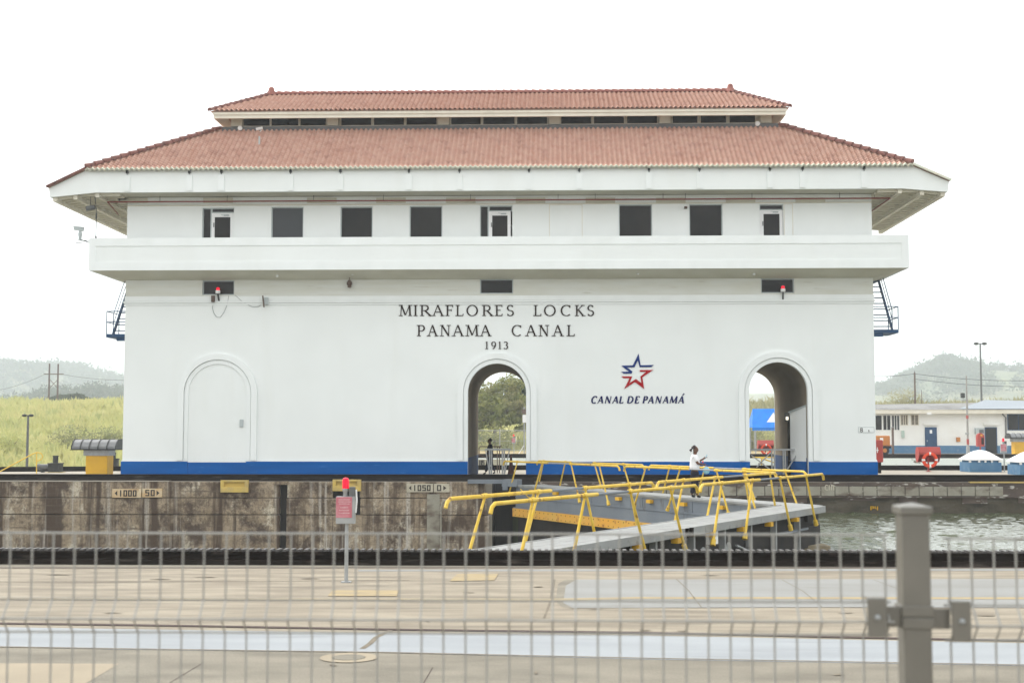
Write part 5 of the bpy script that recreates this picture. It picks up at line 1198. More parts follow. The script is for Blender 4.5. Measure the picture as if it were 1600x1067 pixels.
# ================================================================== PEOPLE
def skin(name, verts, edges, m, parent, sub=2, root=0):
    O = ORG[parent]; me = bpy.data.meshes.new(name)
    me.from_pydata([(v[0] - O.x, v[1] - O.y, v[2] - O.z) for v, r in verts], edges, []); me.materials.append(m)
    o = bpy.data.objects.new(name, me); COL.objects.link(o); o.parent = parent; ORG[o] = O
    sk = o.modifiers.new('skin', 'SKIN'); sk.use_smooth_shade = True
    for i, (v, r) in enumerate(verts):
        sv = me.skin_vertices[0].data[i]; sv.radius = (r, r) if not isinstance(r, tuple) else r; sv.use_root = (i == root)
    ss = o.modifiers.new('subdiv', 'SUBSURF'); ss.levels = sub; ss.render_levels = sub
    return o
def chain(vl, el, pts, start=None):
    prev = start
    for p in pts:
        vl.append(p); i = len(vl) - 1
        if prev is not None: el.append((prev, i))
        prev = i
    return prev
def person(base, H, f, pose, mats, label, woman):
    """f = +1 faces right in the photograph, -1 faces left; pose = local joint positions (forward, sideways, up) as fractions of height."""
    t = thing('person', base, label, 'person')
    B = Vector(base)
    def L(a, s, u): return (B.x + f * a * H, B.y + s * H, B.z + u * H)
    V = []; E = []
    pel = chain(V, E, [(L(0, 0, .52), .075 * H)]); ch = chain(V, E, [(L(.0, 0, .62), .065 * H), (L(.005, 0, .72), .078 * H), (L(0, 0, .80), .06 * H)], pel)
    nk = chain(V, E, [(L(.008, 0, .845), .03 * H), (L(.018, 0, .885), .048 * H), (L(.022, 0, .925), .056 * H), (L(.016, 0, .965), .045 * H), (L(.012, 0, .985), .02 * H)], ch)
    chain(V, E, [(L(.078, 0, .905), .010 * H)], nk - 2)           # nose
    for s in (-1, 1):
        sh = L(0, s * .095, .795); el, wr = pose['arm'][0 if s < 0 else 1]
        a = chain(V, E, [(sh, .036 * H), (L(*el), .026 * H), (L(*wr), .018 * H)], ch)
        w = Vector(L(*wr)); e = Vector(L(*el)); d = (w - e).normalized(); up = Vector((0, 0, 1)); sd = d.cross(up).normalized() if abs(d.z) < .95 else Vector((0, 1, 0))
        palm = chain(V, E, [(tuple(w + d * .035 * H), .017 * H)], a)
        for k, (o_, l_) in enumerate(((-.015, .045), (-.005, .052), (.005, .05), (.015, .04))):
            q1 = w + d * .05 * H + sd * o_ * H; q2 = q1 + d * l_ * .6 * H; q3 = q2 + (d * .5 - up * .4).normalized() * l_ * .4 * H
            chain(V, E, [(tuple(q1), .006 * H), (tuple(q2), .0055 * H), (tuple(q3), .0045 * H)], palm)
        chain(V, E, [(tuple(w + d * .03 * H + up * .02 * H), .006 * H), (tuple(w + d * .05 * H + up * .028 * H), .005 * H)], palm)
    for i, s in enumerate((-1, 1)):
        kn, an, to = pose['leg'][i]
        chain(V, E, [(L(0, s * .05, .48), .06 * H), (L(*kn), .036 * H), (L(*an), .022 * H)], pel)
    body = skin('body', V, E, mats['skin'], t)
    # clothes grown a little outside the body
    V = []; E = []
    kq = 1.14 if woman else 1.0
    a = chain(V, E, [(L(-.002, 0, .525 if woman else .50), .098 * kq * H), (L(0, 0, .60), .092 * kq * H), (L(.012, 0, .69), .096 * kq * H), (L(.004, 0, .755), .085 * kq * H), (L(.0, 0, .815), .055 * H), (L(.004, 0, .842), .038 * H)])
    for s in (-1, 1):
        el, wr = pose['arm'][0 if s < 0 else 1]; sh = Vector(L(0, s * .098, .795)); e = Vector(L(*el)); w = Vector(L(*wr))
        if woman: chain(V, E, [(tuple(sh), .048 * H), (tuple(sh + (e - sh) * .78), .043 * H)], 3)
        else: chain(V, E, [(tuple(sh), .046 * H), (tuple(e), .036 * H), (tuple(e + (w - e) * .85), .027 * H)], 3)
    skin('shirt', V, E, mats['shirt'], t)
    V = []; E = []; a = chain(V, E, [(L(0, 0, .535), .09 * kq * H), (L(-.004, 0, .49), .095 * kq * H)])
    for i, s in enumerate((-1, 1)):
        kn, an, to = pose['leg'][i]; k_ = Vector(L(*kn)); n_ = Vector(L(*an))
        chain(V, E, [(L(kn[0] * .3, s * .048, .43), .068 * H), (tuple(k_), .05 * H), (tuple(k_ + (n_ - k_) * .9), .042 * H)], a)
    skin('trousers', V, E, mats['trousers'], t)
    for i in range(2):
        kn, an, to = pose['leg'][i]; n_ = Vector(L(*an)); q = Vector(L(*to))
        V = []; E = []; chain(V, E, [(tuple(n_ + Vector((0, 0, -.0 * H))), .026 * H), (tuple(n_ + (q - n_) * .25 + Vector((0, 0, -.012 * H))), .026 * H), (tuple(q), .017 * H)]); skin('shoe', V, E, mats['shoe'], t)
    V = []; E = []
    hp = chain(V, E, [(L(-.012, 0, .905), .05 * H), (L(-.008, 0, .945), .058 * H), (L(.004, 0, .978), .048 * H), (L(.03, 0, .975), .03 * H)])
    if woman: chain(V, E, [(L(-.055, 0, .915), .028 * H), (L(-.078, 0, .905), .032 * H), (L(-.085, 0, .89), .018 * H)], 0)
    skin('hair', V, E, mats['hair'], t)
    return t, L
# the woman on the far leaf
q = FARP(0, 0, 0); uW = 5.62; wp = FARP(uW, -.18, ZD + .005)
Hw = 1.79
poseW = {'arm': [((.045, -.10, .655), (.165, -.07, .635)), ((.05, .115, .665), (.17, .06, .735))],
         'leg': [((.02, -.048, .27), (.035, -.05, .045), (.11, -.055, .017)), ((-.02, .05, .27), (-.055, .055, .045), (.02, .06, .017))]}
t, L = person((wp.x, wp.y, ZD + .003), Hw, 1, poseW, dict(skin=SKIN, shirt=SHIRT, trousers=TROUS, shoe=RUBBER, hair=HAIR), 'person in white shirt and dark trousers walking on the far gate leaf', True)
MB().box(L(-.09, 0, .53)[0], L(.09, 0, .53)[0], wp.y - .165, wp.y + .165, L(0, 0, .533)[2], L(0, 0, .55)[2]).build('belt', RUBBER, t, bevel=.02)
h_ = Vector(L(.222, .05, .775)); ph = thing('phone', tuple(h_), 'pale phone held up in the hand of the person on the gate', 'phone')
MB().bar(h_ + Vector((-.03, 0, -.07)), h_ + Vector((.05, 0, .09)), .08, .014).build('phone_body', BAGM, ph, bevel=.004)
b_ = Vector(L(.215, -.075, .55)); bg = thing('bag', (b_.x, b_.y, b_.z - .1), 'pale blue bag hanging from the hand of the person on the gate', 'bag')
MB().ball((b_.x, b_.y, b_.z - .05), .12, 10, (1, .6, 1.05)).build('pouch', BAGM, bg, smooth=True); MB().tube([(b_.x - .04, b_.y, b_.z + .04), (b_.x - .02, b_.y, b_.z + .15), (b_.x + .05, b_.y, b_.z + .04)], .012, 6).build('strap', TARP, bg)
r_ = Vector(L(.15, -.09, .67)); MB().box(r_.x - .022, r_.x + .022, r_.y - .02, r_.y + .02, r_.z - .0, r_.z + .06).build('lanyard_card', BUOY, t, bevel=.01)
# the man walking behind the centre archway
mp = at(766, 739, 67.3)
poseM = {'arm': [((-.05, -.105, .645), (-.02, -.11, .52)), ((.05, .105, .645), (.09, .10, .525))],
         'leg': [((.075, -.045, .275), (.125, -.045, .05), (.20, -.05, .015)), ((-.03, .045, .275), (-.13, .05, .075), (-.07, .05, .02))]}
person((mp.x, 67.3, .008), 1.84, -1, poseM, dict(skin=SKIN, shirt=NAVYC, trousers=NAVYC, shoe=RUBBER, hair=HAIR), 'person in dark navy clothes striding left behind the centre archway', False)

# ================================================================== BARRIERS, CONE in the archways
def barrier(label, Y, x0px, x1px, posts, ytop, xbr):
    x0, x1 = ax(x0px, 710, Y), ax(x1px, 710, Y); zt = az((x0px + x1px) / 2, ytop, Y)
    t = thing('barrier', ((x0 + x1) / 2, Y, 0), label, 'barrier', 'archway barriers')
    MB().box(x0, x1, Y - .03, Y + .03, zt - .05, zt + .03).build('top_rail', GALV, t)
    for px in posts: x = ax(px, 720, Y); MB().box(x - .032, x + .032, Y - .032, Y + .032, .007, zt - .051).build('post', GALV, t)
    for (pa, pb) in zip(posts[::2], posts[1::2]):
        xa, xb = ax(pa, 720, Y), ax(pb, 720, Y); MB().box(xa + .033, xb - .033, Y - .025, Y + .025, zt * .42, zt * .42 + .06).build('cross_rail', GALV, t)
    for (pa, ya, pb, yb) in xbr: MB().bar(at(pa, ya, Y - .08), at(pb, yb, Y - .08), .05, .05).build('brace', GALV, t)
barrier('grey steel barrier in the centre archway before the walking man', 61.2, 758, 798, (765, 768, 785, 788), 701.5, [(759, 703, 764.5, 738), (796, 703, 789, 738)])
barrier('grey steel barrier with diagonal braces in the right archway', 61.3, 1173, 1246, (1206, 1210, 1224, 1227), 702, [(1174, 711, 1203, 733), (1245, 710, 1229, 735), (1204, 707, 1182, 730)])
t = thing('railing', (ax(765, 700, 69.5), 69.5, 0), 'thin dark railing just behind the centre archway', 'railing')
zt_ = az(770, 698, 69.5)
b = MB().tube([at(748.5, 712, 69.5), at(748.5, 700, 69.5), at(750, 697.5, 69.5), at(784, 697.5, 69.5)], .03, 6)
for px in (777, 780.5): b.tube([(ax(px, 700, 69.5), 69.5, .01), (ax(px, 700, 69.5), 69.5, zt_)], .025, 6)
b.tube([at(749, 710, 69.5), at(762, 716, 69.5)], .02, 6).build('rail', BROWN, t)
cpt = at(798.5, 738, 66.5); t = thing('traffic_cone', (cpt.x, 66.5, .006), 'dark red traffic cone standing in the centre archway', 'cone')
MB().box(cpt.x - .2, cpt.x + .2, 66.3, 66.7, .006, .05).build('base', RUBBER, t); MB().lathe((cpt.x, 66.5, .05), [(.17, 0), (.09, .5), (.04, .95), (.03, .96)], 16).build('cone_body', mat('dull_cone_red', (.16, .04, .025), rough=.6), t, smooth=True)

# ================================================================== THINGS ON THE CENTRE WALL, LEFT
def ventilator(px0, px1, pyh0, pyh1, pyc, pyb, Y, label, collar, boxw, base=0.0, ribs=5):
    x0, x1 = ax(px0, pyh1, Y), ax(px1, pyh1, Y); z1, z0 = az(px0, pyh0, Y), az(px0, pyh1, Y); zc = az(px0, pyc, Y)
    t = thing('ventilator', ((x0 + x1) / 2, Y, base), label, 'ventilator', 'yellow ventilator houses')
    hd = .75; prof = [(-hd, z0), (-hd, z0 + .12), (-hd * .75, z1 - .12), (-hd * .45, z1), (hd * .45, z1), (hd * .75, z1 - .12), (hd, z0 + .12), (hd, z0)]
    MB().xprism([(Y + a, b) for a, b in prof], x0 + .06, x1 - .06).build('hood', mat('hood_grey_sheet', (.20, .205, .21), (.165, .17, .175), .5, ns=3), t)
    for k in range(ribs + 1):
        x = x0 + .06 + (x1 - x0 - .12) * k / ribs; MB().xprism([(Y + a * 1.035, z0 - .02 if b == z0 else b + .025) for a, b in prof], x - .022, x + .022).build('rib', VENT, t)
    MB().box(x0, x1, Y - hd * 1.06, Y + hd * 1.06, z0 - .05, z0 - .0205).build('hood_edge', DARK, t)
    a, c = ax(collar[0], pyc, Y), ax(collar[1], pyc, Y); MB().box(a, c, Y - .5, Y + .5, zc, z0 - .051).build('collar', GALV, t)
    a, c = ax(boxw[0], pyb, Y), ax(boxw[1], pyb, Y); MB().box(a, c, Y - .45, Y + .45, base, zc - .001).build('box', YELBOX, t, bevel=.02)
ventilator(118.5, 190.5, 686.5, 701, 711.5, 741, 63.5, 'yellow ventilator with grey ribbed hood left of the building', (136, 175), (138.5, 172))
def motor_vent(px0, px1, py0, py1, cp0, cp1, cpy, Y, label, motor=None):
    x0, x1 = ax(px0, py1, Y), ax(px1, py1, Y); z1 = az(px0, py0, Y); xc = (x0 + x1) / 2; w = (x1 - x0) / 2
    t = thing('vent_stack', (xc, Y, 0), label, 'vent', 'dark vent stacks')
    MB().box(x0, x1, Y - w, Y + w, .013, z1 - .06).box(x0 - .03, x1 + .03, Y - w - .03, Y + w + .03, z1 - .06, z1).build('casing', VENT, t, bevel=.015)
    c0 = ax((cp0 + cp1) / 2, cpy, Y); r = (ax(cp1, cpy, Y) - ax(cp0, cpy, Y)) / 2; zt = az(cp0, cpy, Y)
    MB().lathe((c0, Y, z1), [(r, 0), (r, zt - z1 - .06), (r * 1.15, zt - z1 - .055), (r * 1.15, zt - z1), (.01, zt - z1)], 14).build('stack', VENT, t, smooth=True)
    if motor:
        a, c, zm = ax(motor[0], 729, Y), ax(motor[1], 729, Y), az(68, motor[2], Y)
        MB().tube([(a, Y - .1, zm), (c, Y - .1, zm)], .15, 14).tube([(a + .05, Y - .1, zm), (a + .12, Y - .1, zm)], .17, 14).build('motor', GALVD, t, smooth=True); MB().box(a + .2, a + .35, Y - .2, Y, .013, zm - .14).build('motor_foot', VENT, t)
    MB().box(x0 - .1, x1 + .1, Y - w - .1, Y + w + .1, .0125, .03).build('base_plate', YELW, t)
motor_vent(78, 95.5, 723, 738, 83, 91, 711.5, 70, 'dark vent stack with side motor beside the yellow handrail', (60, 77, 729))
motor_vent(173, 184, 716, 731, 174.5, 181, 707, 74, 'dark vent stack between yellow ventilator and building')
t = thing('stair_handrail', (ax(57, 730, 68), 68, 0), 'yellow sloping handrail at the far left of the centre wall', 'handrail')
Yh = 68
b = MB().tube([at(-40, 758, Yh), at(52, 708.5, Yh), at(58, 706.5, Yh), at(64, 708, Yh), at(67, 713, Yh), at(64, 718, Yh), at(58, 720, Yh)], .03, 8)
b.build('rail', YEL, t, smooth=True); MB().tube([at(57.3, 707, Yh), (ax(57.3, 730, Yh), Yh, .01)], .03, 8).build('post', YEL, t, smooth=True)
def lamp_twin(px, pyt, Y, base, label, head, r=.05, hw=.25):
    p = at(px, pyt, Y); t = thing('lamp_post', (p.x, Y, base), label, 'lamp post')
    MB().tube([(p.x, Y, base), (p.x, Y, p.z)], [r * 1.4, r], 10).build('pole', GALVD, t, smooth=True)
    MB().bar((p.x - hw, Y, p.z), (p.x + hw, Y, p.z), r, r).build('arm', GALVD, t)
    for s in (-1, 1): MB().ball((p.x + s * hw, Y - .05, p.z), head, 8, (1.3, 1, .7)).build('lamp_head', VENT, t, smooth=True)
lamp_twin(44, 649, 76.8, -.3, 'short twin-headed lamp post in front of the grass', .12, .06, .2)

# ================================================================== RIGHT SIDE OF THE CENTRE WALL
def buoy_stand(pc, Y, label, zb=0.0, s=1.0, face=0):
    p = at(pc, 700, Y); x = p.x; t = thing('lifebuoy_stand', (x, Y, zb), label, 'lifebuoy stand', 'lifebuoy stands')
    w = .55 * s; z0 = zb + .48 * s; z1 = zb + 1.27 * s
    hood = [(.18, z0), (-.02, z0 + .02), (-.35 * s, z0 + .40 * s), (-.35 * s, z0 + .52 * s), (-.18 * s, z1), (.18, z1), (.36 * s, z1 - .2 * s), (.36 * s, z0 + .2)]
    top = MB(); hp = [(Y + a, b) for a, b in hood]
    for sx in (-1, 1): MB().xprism(hp, x + sx * w - .012, x + sx * w + .012).build('side_plate', RED, t)
    MB().add([(x + sx * w * 1.02, Y + a, b + .01) for a, b in ((-.35 * s, z0 + .40 * s), (-.35 * s, z0 + .52 * s), (-.18 * s, z1), (.18, z1), (.36 * s, z1 - .2 * s), (.36 * s, z0 + .2), (.18, z0)) for sx in (-1, 1)],
             [(2 * k, 2 * k + 1, 2 * k + 3, 2 * k + 2) for k in range(6)]).build('hood', RED, t)
    MB().box(x - .04, x + .04, Y - .04, Y + .04, zb, z1 - .1).build('post', RED, t); MB().lathe((x, Y, zb), [(.16, 0), (.16, .02), (.05, .05)], 12).build('foot', RED, t)
    bz = z0 + .13 * s; by = Y - .30 * s
    ring = MB().torus((x, by, bz), .33 * s, .085 * s).build('lifebuoy', BUOY, t, smooth=True)
    for k in range(4): a0 = R(90 * k + 82); MB().torus((x, by, bz), .33 * s, .09 * s, n=3, a0=a0, a1=a0 + R(16)).build('white_band', WPAINT, ring, smooth=True)
buoy_stand(1450, 73, 'red hooded lifebuoy stand right of the control building', 0, 1.05)
buoy_stand(1196, 111.8, 'red hooded lifebuoy stand seen through the right archway', 0, 1.15)
def vault(px0, px1, Y, label):
    x0, x1 = ax(px0, 730, Y), ax(px1, 730, Y); w = (x1 - x0); yc = Y + w * .5; t = thing('vault', ((x0 + x1) / 2, yc, 0), label, 'vault', 'domed vent vaults')
    MB().box(x0, x1, Y, Y + w, .004, .52).box(x0 + .1, x1 - .1, Y + .1, Y + w - .1, .52, .62).build('box', LBLUE, t)
    for f in (.02, .3, .5, .7, .94): MB().box(x0 + w * f - .04, x0 + w * f + .06, Y - .001, Y + .09, .52, .635).build('spacer', WPAINT, t)
    r = w * .53; sg = w * .29; R_ = (r * r + sg * sg) / (2 * sg); prof = [(r, 0), (r, .05)]
    b = MB(); n = 40; o = []
    rings = 9
    for i in range(rings + 1):
        a = math.asin(min(1, r / R_)) * (1 - i / rings); rr = R_ * math.sin(a); z = .68 + R_ * math.cos(a) - (R_ - sg); o.append((max(rr, .01), z))
    b.lathe(((x0 + x1) / 2, yc, 0), [(r, .635), (r, .68)] + o[1:], n)
    vs = []
    for v in b.v:                # square the foot of the dome towards the box
        dx, dy = v[0] - (x0 + x1) / 2, v[1] - yc; rr = math.hypot(dx, dy); k = rr / r
        if k > .02:
            m = max(abs(dx), abs(dy)); sq = r / m * k if m > 1e-6 else 1; f = k ** 3; sc = (1 - f) + f * (sq * 1.0)
            dx *= sc; dy *= sc
        vs.append(((x0 + x1) / 2 + dx, yc + dy, v[2]))
    b.v = vs; b.build('dome_lid', WPAINT, t, smooth=True)
vault(1515, 1565, 72.0, 'blue vault with white domed lid between lifebuoy and signal post')
vault(1594, 1652, 67.0, 'blue vault with white domed lid cut by the right edge')
def signal(px, pyb, H, label, Y=None, ln=10):
    p = gp(px, pyb) if Y is None else Vector((ax(px, 700, Y), Y, 0)); x, y = p.x, p.y; s = H / 1.5
    t = thing('signal_post', (x, y, .002), label, 'signal', 'red warning signals')
    MB().tube([(x, y, .012), (x, y, .95 * s)], .028 * s, 10).build('post', GALV, t, smooth=True); MB().box(x - .07 * s, x + .07 * s, y - .07 * s, y + .07 * s, .002, .014).build('base_plate', GALV, t)
    bx_ = MB().box(x - .155 * s, x + .125 * s, y - .06 * s, y + .06 * s, .86 * s, 1.26 * s).build('box', GALV, t, bevel=.008)
    MB().box(x - .15 * s, x + .085 * s, y - .068 * s, y - .061 * s, .95 * s, 1.255 * s).build('red_sign', SIGNR, bx_)
    b = MB()
    for k, (w_, z_) in enumerate(((.17, 1.215), (.19, 1.185), (.16, 1.155), (.12, 1.10), (.15, 1.06), (.16, 1.02))): b.box(x - .03 * s - w_ * s / 2, x - .03 * s + w_ * s / 2, y - .0705 * s, y - .0685 * s, z_ * s - .009 * s, z_ * s + .009 * s)
    b.build('faded_print', PAPER, bx_)
    MB().box(x + .04 * s, x + .12 * s, y - .05 * s, y + .04 * s, 1.265 * s, 1.40 * s).build('relay_box', GALVD, t)
    MB().tube([(x + .135 * s, y, 1.36 * s), (x + .145 * s, y, 1.2 * s), (x + .13 * s, y, 1.02 * s)], .014 * s, 6).build('cable', WPAINT, t)
    MB().lathe((x - .02 * s, y, 1.262 * s), [(.035 * s, 0), (.035 * s, .06 * s), (.05 * s, .08 * s), (.05 * s, .115 * s)], 12).build('lamp_base', GALV, t, smooth=True)
    MB().lathe((x - .02 * s, y, 1.378 * s), [(.05 * s, 0), (.05 * s, .11 * s), (.04 * s, .145 * s), (.02 * s, .158 * s), (.003 * s, .16 * s)], 16).build('lamp_lens', LAMPR, t, smooth=True)
signal(541, 909.5, 1.46, 'red lamp signal post with grey box on the near pavement')
signal(1568.5, 735, 1.78, 'red lamp signal post right of the domed vault', 73)
signal(803, 700, 1.9, 'red lamp signal beyond the second lock, seen through the centre archway', 124)
p = at(1374, 705, 70); t = thing('hydrant_cabinet', (p.x, 70, 0), 'tall dark red cabinet at the right corner of the building', 'cabinet')
MB().box(ax(1366, 705, 70), ax(1378, 705, 70), 69.7, 70.1, az(1374, 722, 70), az(1374, 687, 70)).build('cabinet', RED, t, bevel=.06); MB().box(p.x - .1, p.x + .06, 69.9, 70.0, .004, az(1374, 722, 70)).build('leg', DARK, t)
a = at(1371, 703, 69.69); MB().box(a.x - .02, a.x + .02, 69.685, 69.699, a.z - .14, a.z + .14).box(a.x - .06, a.x + .06, 69.684, 69.698, a.z - .03, a.z + .01).build('white_mark', WPAINT, t)

# ================================================================== FAR QUAY: LOW BUILDING and what stands by it
YL = 135.0
lx0, lx1 = ax(1300, 660, YL), ax(1720, 660, YL)
lb = thing('low_building', ((lx0 + lx1) / 2, YL, 0), 'low white building with blue base and doors on the far quay', 'building')
zt_ = az(1480, 645.5, YL)
LW = mat('cream_white_wall', (.80, .80, .765), (.76, .755, .715), .7, ns=.6, c3=(.70, .68, .62), ns3=.4, lo3=.55, hi3=.8)
MB().box(lx0, lx1, YL, YL + 9, 0, zt_).build('wall', LW, lb)
zb_ = az(1480, 696, YL); MB().box(lx0, lx1, YL - .04, YL - .001, 0, zb_).build('base_band', LBLUE, lb)
rf = MB().box(lx0 - .5, lx1 + .5, YL - .9, YL - .75, zt_ - .05, zt_ + .35).build('eave_board', CREAM, lb)
MB().add([(lx0 - .5, YL - .95, zt_ + .36), (lx1 + .5, YL - .95, zt_ + .36), (lx1 + .5, YL + 5, zt_ + 1.35), (lx0 - .5, YL + 5, zt_ + .9), (lx1 + .5, YL + 10, zt_ + .4), (lx0 - .5, YL + 10, zt_ + .4)], [(0, 1, 2, 3), (3, 2, 4, 5)]).build('roof', mat('grey_sheet_roof', (.17, .168, .16), (.22, .218, .21), .6, ns=.4, c3=(.11, .105, .1), ns3=.5, lo3=.55, hi3=.7), lb)
MB().add([(ax(1493, 640, YL), YL - 1, zt_ + .42), (lx1 + .6, YL - 1, zt_ + .42), (lx1 + .6, YL + 4, zt_ + 1.2), (ax(1560, 640, YL), YL + 4, zt_ + 1.45)], [(0, 1, 2, 3)]).build('roof_sheet', mat('pale_sheet_roof', (.24, .27, .30), rough=.5), lb)
MB().add([(lx0, YL - .74, zt_ - .02), (lx1, YL - .74, zt_ - .02), (lx1, YL, zt_ - .02), (lx0, YL, zt_ - .02)], [(3, 2, 1, 0)]).build('soffit', SOFF, lb)
def lwin(px0, px1, py0, py1, fm, gm, n=1, bars=0):
    x0, x1 = ax(px0, 660, YL), ax(px1, 660, YL); z1, z0 = az(px0, py0, YL), az(px0, py1, YL); e = .07
    w = MB().box(x0 - e, x1 + e, YL - .06, YL - .001, z1, z1 + e).box(x0 - e, x1 + e, YL - .06, YL - .001, z0 - e, z0).box(x0 - e, x0, YL - .06, YL - .001, z0, z1).box(x1, x1 + e, YL - .06, YL - .001, z0, z1)
    for k in range(1, bars + 1): x = x0 + (x1 - x0) * k / (bars + 1); w.box(x - .03, x + .03, YL - .055, YL - .021, z0, z1)
    w = w.build('window', fm, lb); MB().box(x0, x1, YL - .02, YL - .002, z0, z1).build('pane', gm, w)
lwin(1362, 1377.5, 649, 671.5, LW, GLASS); lwin(1380, 1391, 649, 671.5, LW, GLASS, bars=1); lwin(1393.5, 1405, 649, 671.5, LW, GLASSB, bars=2)
BRG = mat('brown_louvre', (.14, .12, .09), (.2, .17, .13), .7, ns=3)
lwin(1408, 1418, 648.5, 663.5, CREAM, BRG, bars=2); lwin(1424, 1434.5, 648.5, 663.5, CREAM, BRG, bars=1)
lwin(1575, 1640, 648, 671, STEELB, GLASS, bars=3)
def ldoor(px0, px1, py0, m, fm):
    x0, x1 = ax(px0, 690, YL), ax(px1, 690, YL); z1 = az(px0, py0, YL)
    d = MB().box(x0, x1, YL - .09, YL - .041, .01, z1).build('door', m, lb)
    MB().box(x0 - .08, x0, YL - .1, YL - .041, .005, z1).box(x1, x1 + .08, YL - .1, YL - .041, .005, z1).box(x0 - .08, x1 + .08, YL - .1, YL - .041, z1, z1 + .08).build('door_frame', fm, d)
    return d, x0, x1, z1
d_, xa, xb, zz = ldoor(1446.5, 1462.5, 668.5, STEELB, STEELB); MB().box((xa + xb) / 2 - .12, (xa + xb) / 2 + .12, YL - .1, YL - .0905, zz - .55, zz - .2).build('door_sign', WPAINT, d_); MB().box(xa + .08, xa + .14, YL - .12, YL - .0905, 1.2, 1.35).build('door_handle', FRAMEG, d_)
ldoor(1540, 1556.5, 668.5, RUBBER, STEELB)
for (a, c) in ((1443, 1466), (1536.5, 1559.5)): MB().box(ax(a, 662, YL), ax(c, 662, YL), YL - .25, YL - .001, az(a, 664, YL), az(a, 661, YL)).build('strip_lamp', LW, lb)
ac = MB().box(ax(1522.5, 675, YL), ax(1535, 675, YL), YL - .5, YL - .001, az(1522, 677.5, YL), az(1522, 668.5, YL)).build('air_conditioner', FRAMEG, lb); MB().box(ax(1527.5, 675, YL), ax(1534.5, 675, YL), YL - .52, YL - .501, az(1522, 676.5, YL), az(1522, 671, YL)).build('grille', GALVD, ac)
MB().box(ax(1408.5, 678, YL), ax(1412.5, 678, YL), YL - .2, YL - .001, az(1410, 683.5, YL), az(1410, 672.5, YL)).build('meter_box', mat('mint_box', (.40, .5, .44), rough=.6), lb)
MB().box(ax(1494, 686, YL), ax(1499.5, 686, YL), YL - .2, YL - .001, az(1496, 690, YL), az(1496, 683, YL)).build('meter_box', ORANGE, lb)
MB().box(ax(1444.5, 646, YL), ax(1451, 646, YL), YL - 1, YL - .9, az(1447, 648, YL), az(1447, 644.5, YL)).build('eave_sign', WPAINT, lb)
MB().tube([at(1566, 646.5, YL - .3), at(1571.5, 652, YL - .1), at(1572, 683, YL - .1)], .07, 6).build('down_pipe', GALVD, lb)
# orange generator trailer
Yg = 127; xg0, xg1 = ax(1352, 690, Yg), ax(1388, 690, Yg); zg = az(1375, 680.5, Yg)
t = thing('generator_trailer', ((xg0 + xg1) / 2, Yg, 0), 'orange generator trailer beside the low building', 'trailer')
MB().box(xg0, xg1, Yg - .7, Yg + .7, .8, zg).build('engine_cover', ORANGE, t, bevel=.08); MB().box(xg0, xg1 + .1, Yg - .6, Yg + .6, .62, .8).build('chassis', DARK, t)
MB().box(ax(1372, 684, Yg), ax(1377, 684, Yg), Yg - .715, Yg - .7, zg - .5, zg - .2).build('label_plate', WPAINT, t)
xw_ = ax(1379, 700, Yg)
for y in (Yg - .75, Yg + .75): wh = MB().tube([(xw_, y - .12, .42), (xw_, y + .12, .42)], .42, 18).build('wheel', RUBBER, t, smooth=True); MB().tube([(xw_, y - .13, .42), (xw_, y + .13, .42)], .2, 14).build('rim', ORANGE, wh)
MB().bar((xw_ - .6, Yg - .75, .92), (xw_ + .6, Yg - .75, .92), .28, .05).bar((xw_ + .6, Yg - .75, .92), (xw_ + .85, Yg - .75, .55), .28, .05).build('mudguard', ORANGE, t)
t = thing('post', (ax(1395, 690, 125), 125, 0), 'brown steel post between generator and low building', 'post'); MB().box(ax(1393.6, 690, 125), ax(1396.6, 690, 125), 124.9, 125.1, 0, az(1395, 668, 125)).build('shaft', BROWN, t, bevel=.02); MB().box(ax(1393, 690, 125), ax(1397.2, 690, 125), 124.85, 125.15, az(1395, 668, 125), az(1395, 667, 125)).build('cap', GALV, t)
# banded mast with horn
Ym = 126; xm = ax(1512.5, 700, Ym); zm = az(1512.5, 587, Ym); t = thing('signal_mast', (xm, Ym, 0), 'tall slim mast with red bands before the low building', 'mast')
MB().tube([(xm, Ym, .01), (xm, Ym, 2.3), (xm, Ym, 5), (xm, Ym, zm)], [.13, .10, .085, .06], 10).build('pole', mat('pale_mast_paint', (.34, .325, .3), (.27, .26, .24), .6, ns=3), t, smooth=True); MB().lathe((xm, Ym, .01), [(.38, 0), (.38, .06), (.2, .12), (.17, .7), (.12, .9)], 12).build('base', GALV, t, smooth=True)
for (a, c) in ((649, 654), (686, 694)): MB().tube([(xm, Ym, az(1512, c, Ym)), (xm, Ym, az(1512, a, Ym))], .12, 10).build('red_band', RED, t, smooth=True)
zh = az(1506, 618, Ym); MB().box(xm - .55, xm - .2, Ym - .15, Ym + .15, zh - .22, zh + .25).build('horn', VENT, t, bevel=.04); MB().box(xm - .5, xm - .05, Ym - .04, Ym + .04, zh - .5, zh - .4).box(xm - .35, xm - .3, Ym - .03, Ym + .03, zh - .5, zh - .22).build('bracket', GALV, t); MB().box(xm - .2, xm + .1, Ym - .1, Ym + .1, az(1512, 679, Ym), az(1512, 676, Ym)).build('clamp_box', GALV, t)
